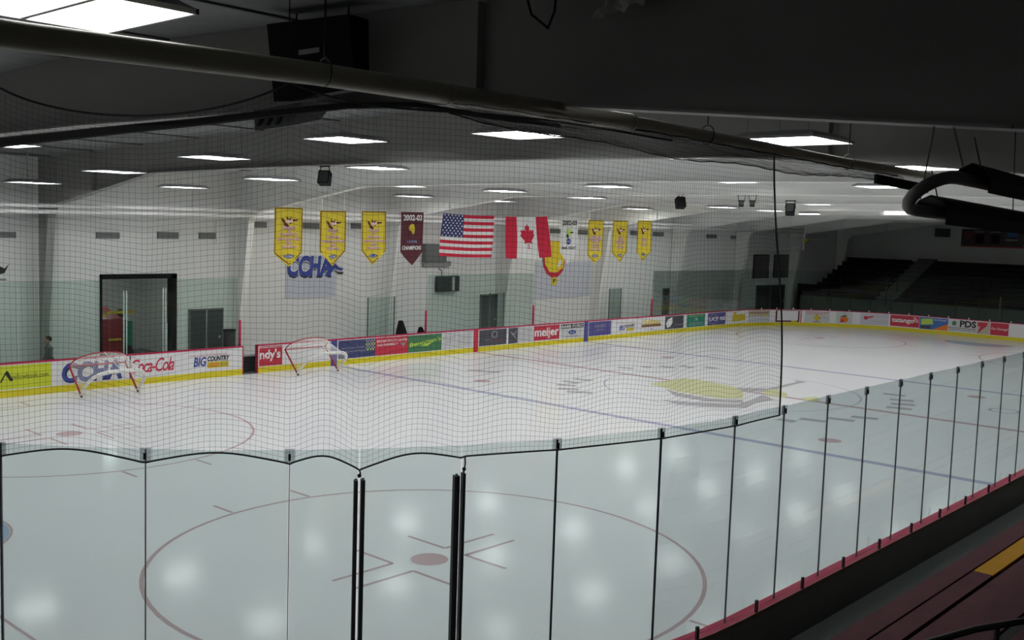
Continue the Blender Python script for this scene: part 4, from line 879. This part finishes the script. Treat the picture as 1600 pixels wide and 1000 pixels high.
for k in range(NR):
    if k == NR - 1: break
    for sec, (y0, y1, nm) in enumerate(((9.95, 14.9, 'narrow'), (-24, 8.35, 'wide'))):
        tt = thing('bleacher_bench', 'dark maroon bench in the %s end section, %s row up from the rail' % (nm, ORD[k]), 'bench', (X0 + DXr * k + .35, (y0 + y1) / 2, Z0 + DZr * k - .1), 'benches of the end bleachers')
        x = X0 + DXr * k + .3; z = Z0 + DZr * k
        MB().box(x, x + .34, y0, y1, z + .28, z + .32).build('plank', 'seat_dark', tt)
        qq = MB().box(x + .1, x + .2, y0, y1, z - .1, z + .28)
        qq.build('support', 'black', tt)
tag(MB().box(34.6, 34.75, -24, 14.6, -.03, 1.55).build('bleacher_parapet', 'parapet'), 'grey low parapet wall in front of the end bleachers', 'parapet')
t = thing('front_railing', 'dark metal railing along the front of the end bleachers', 'railing', (34.4, 0, 0))
q = MB().tube([(34.4, -20, 2.05), (34.4, 13.6, 2.05)], .025, 6).tube([(34.4, -20, 1.6), (34.4, 13.6, 1.6)], .018, 6); q.build('rail', 'dark', t)
q = MB()
for i in range(24): y = 13.6 - i * 1.4; q.tube([(34.4, y, -.03), (34.4, y, 2.05)], .022, 6)
q.build('post', 'dark', t)
tag(MB().tube([(34.0, 1.05, -.03), (34.0, 1.05, 2.35)], .05, 8).build('steel_post', 'vent'), 'single grey post standing before the end bleachers', 'post')
t = thing('aisle_handrail', 'dark slanted handrail at the foot of the bleacher aisle', 'railing', (35, 8.4, 1)); MB().tube([(34.6, 8.45, 1.2), (34.6, 8.45, 2.3), (36.4, 8.45, 3.0), (36.4, 8.45, 2.1)], .03, 6).build('rail', 'black', t)
t = thing('aisle_handrail', 'dark slanted handrail beside the lower doorway of the end bleachers', 'railing', (35, 12.6, 1)); MB().tube([(34.6, 12.6, 1.2), (34.6, 12.6, 2.2), (36.2, 12.6, 2.9), (36.2, 12.6, 2.0)], .03, 6).build('rail', 'black', t)
struct(MB().box(35.2, 46, 15.0, 15.95, -.03, 6.3).build('wall_pier', 'wall')) if False else None
struct(MB().box(34.9, 34.94, 12.6, 15.0, 0, 2.35).build('door_6', 'black'))
t = thing('scoreboard', 'wide dark red scoreboard on the end wall above the bleachers', 'scoreboard', (45.8, 1, 5.3))
MB().box(45.75, 46, -6, 7.6, 5.32, 6.62).build('cabinet', 'screen', t)
ff = lambda y0, y1, z0, z1: (lambda u, v: V((45.73, y0 + (y1 - y0) * u, z0 + (z1 - z0) * v)))
def sbt(txt, y0, y1, z0, z1, m): lettering(txt, lambda u, v: V((45.735, y0 + (y1 - y0) * u, z0 + (z1 - z0) * v)), 0, 1, 0, 1, m, t)
sbt('FERRIS', 7.4, 6.8, 6.25, 6.35, 'ad_red'); sbt('ICE', 7.25, 6.95, 6.1, 6.18, 'ad_red'); sbt('ARENA', 7.35, 6.9, 5.95, 6.05, 'ad_red')
for y0, y1, z0, z1, m in ((6.7, 6.0, 6.4, 6.46, 'text_gray'), (5.6, 4.9, 6.4, 6.46, 'text_gray'), (4.5, 3.7, 5.85, 5.95, 'text_gray'), (3.2, 2.5, 5.85, 5.92, 'text_gray'), (2.2, 1.8, 5.85, 5.95, 'text_gray'), (3.3, 2.5, 5.45, 5.52, 'text_gray')):
    MB().box(45.73, 45.75, y1, y0, z0, z1).build('panel_line', m, t)
MB().box(45.73, 45.75, 3.7, 4.4, 6.1, 6.5).build('blue_panel', 'ad_sky', t); MB().box(45.73, 45.75, -6, 7.6, 5.32, 5.4).build('red_border', 'ad_red', t)
for y0, y1 in ((6.6, 6.0), (5.5, 4.9)): MB().box(45.735, 45.75, y1, y0, 5.6, 6.25).build('digit_window', 'black', t)
t = thing('wall_speaker', 'dark square box high on the end wall left of the scoreboard', 'loudspeaker', (45.8, 9, 6)); MB().box(45.6, 46, 8.5, 9.5, 5.98, 6.6).build('cabinet', 'door_dark', t)

# ---------------------------------------------------------------- odd bits by the nearest beam
t = thing('cable_loop', 'thin dark cable loop hanging from the roof at the top edge', 'cable', (-26.1, -13, 7.2))
MB().tube([(-26, -12.6, 7.9), (-26, -12.75, 7.5), (-26, -12.95, 7.36), (-26, -13.02, 7.5), (-26, -13.05, 7.9)], .012, 6).build('cable', 'black', t)
t = thing('crumpled_sheet', 'crumpled clear plastic sheet tucked at the roof edge', 'plastic sheet', (-26.1, -13.9, 7.4))
random.seed(3); MB().grid(lambda a, b: V((-26 + random.uniform(-.06, .06), -13.6 - .55 * a + .2 * b, 7.62 - .25 * b * (1 - a * .4) + random.uniform(-.04, .04))), 9, 5).build('sheet', 'plastic', t)
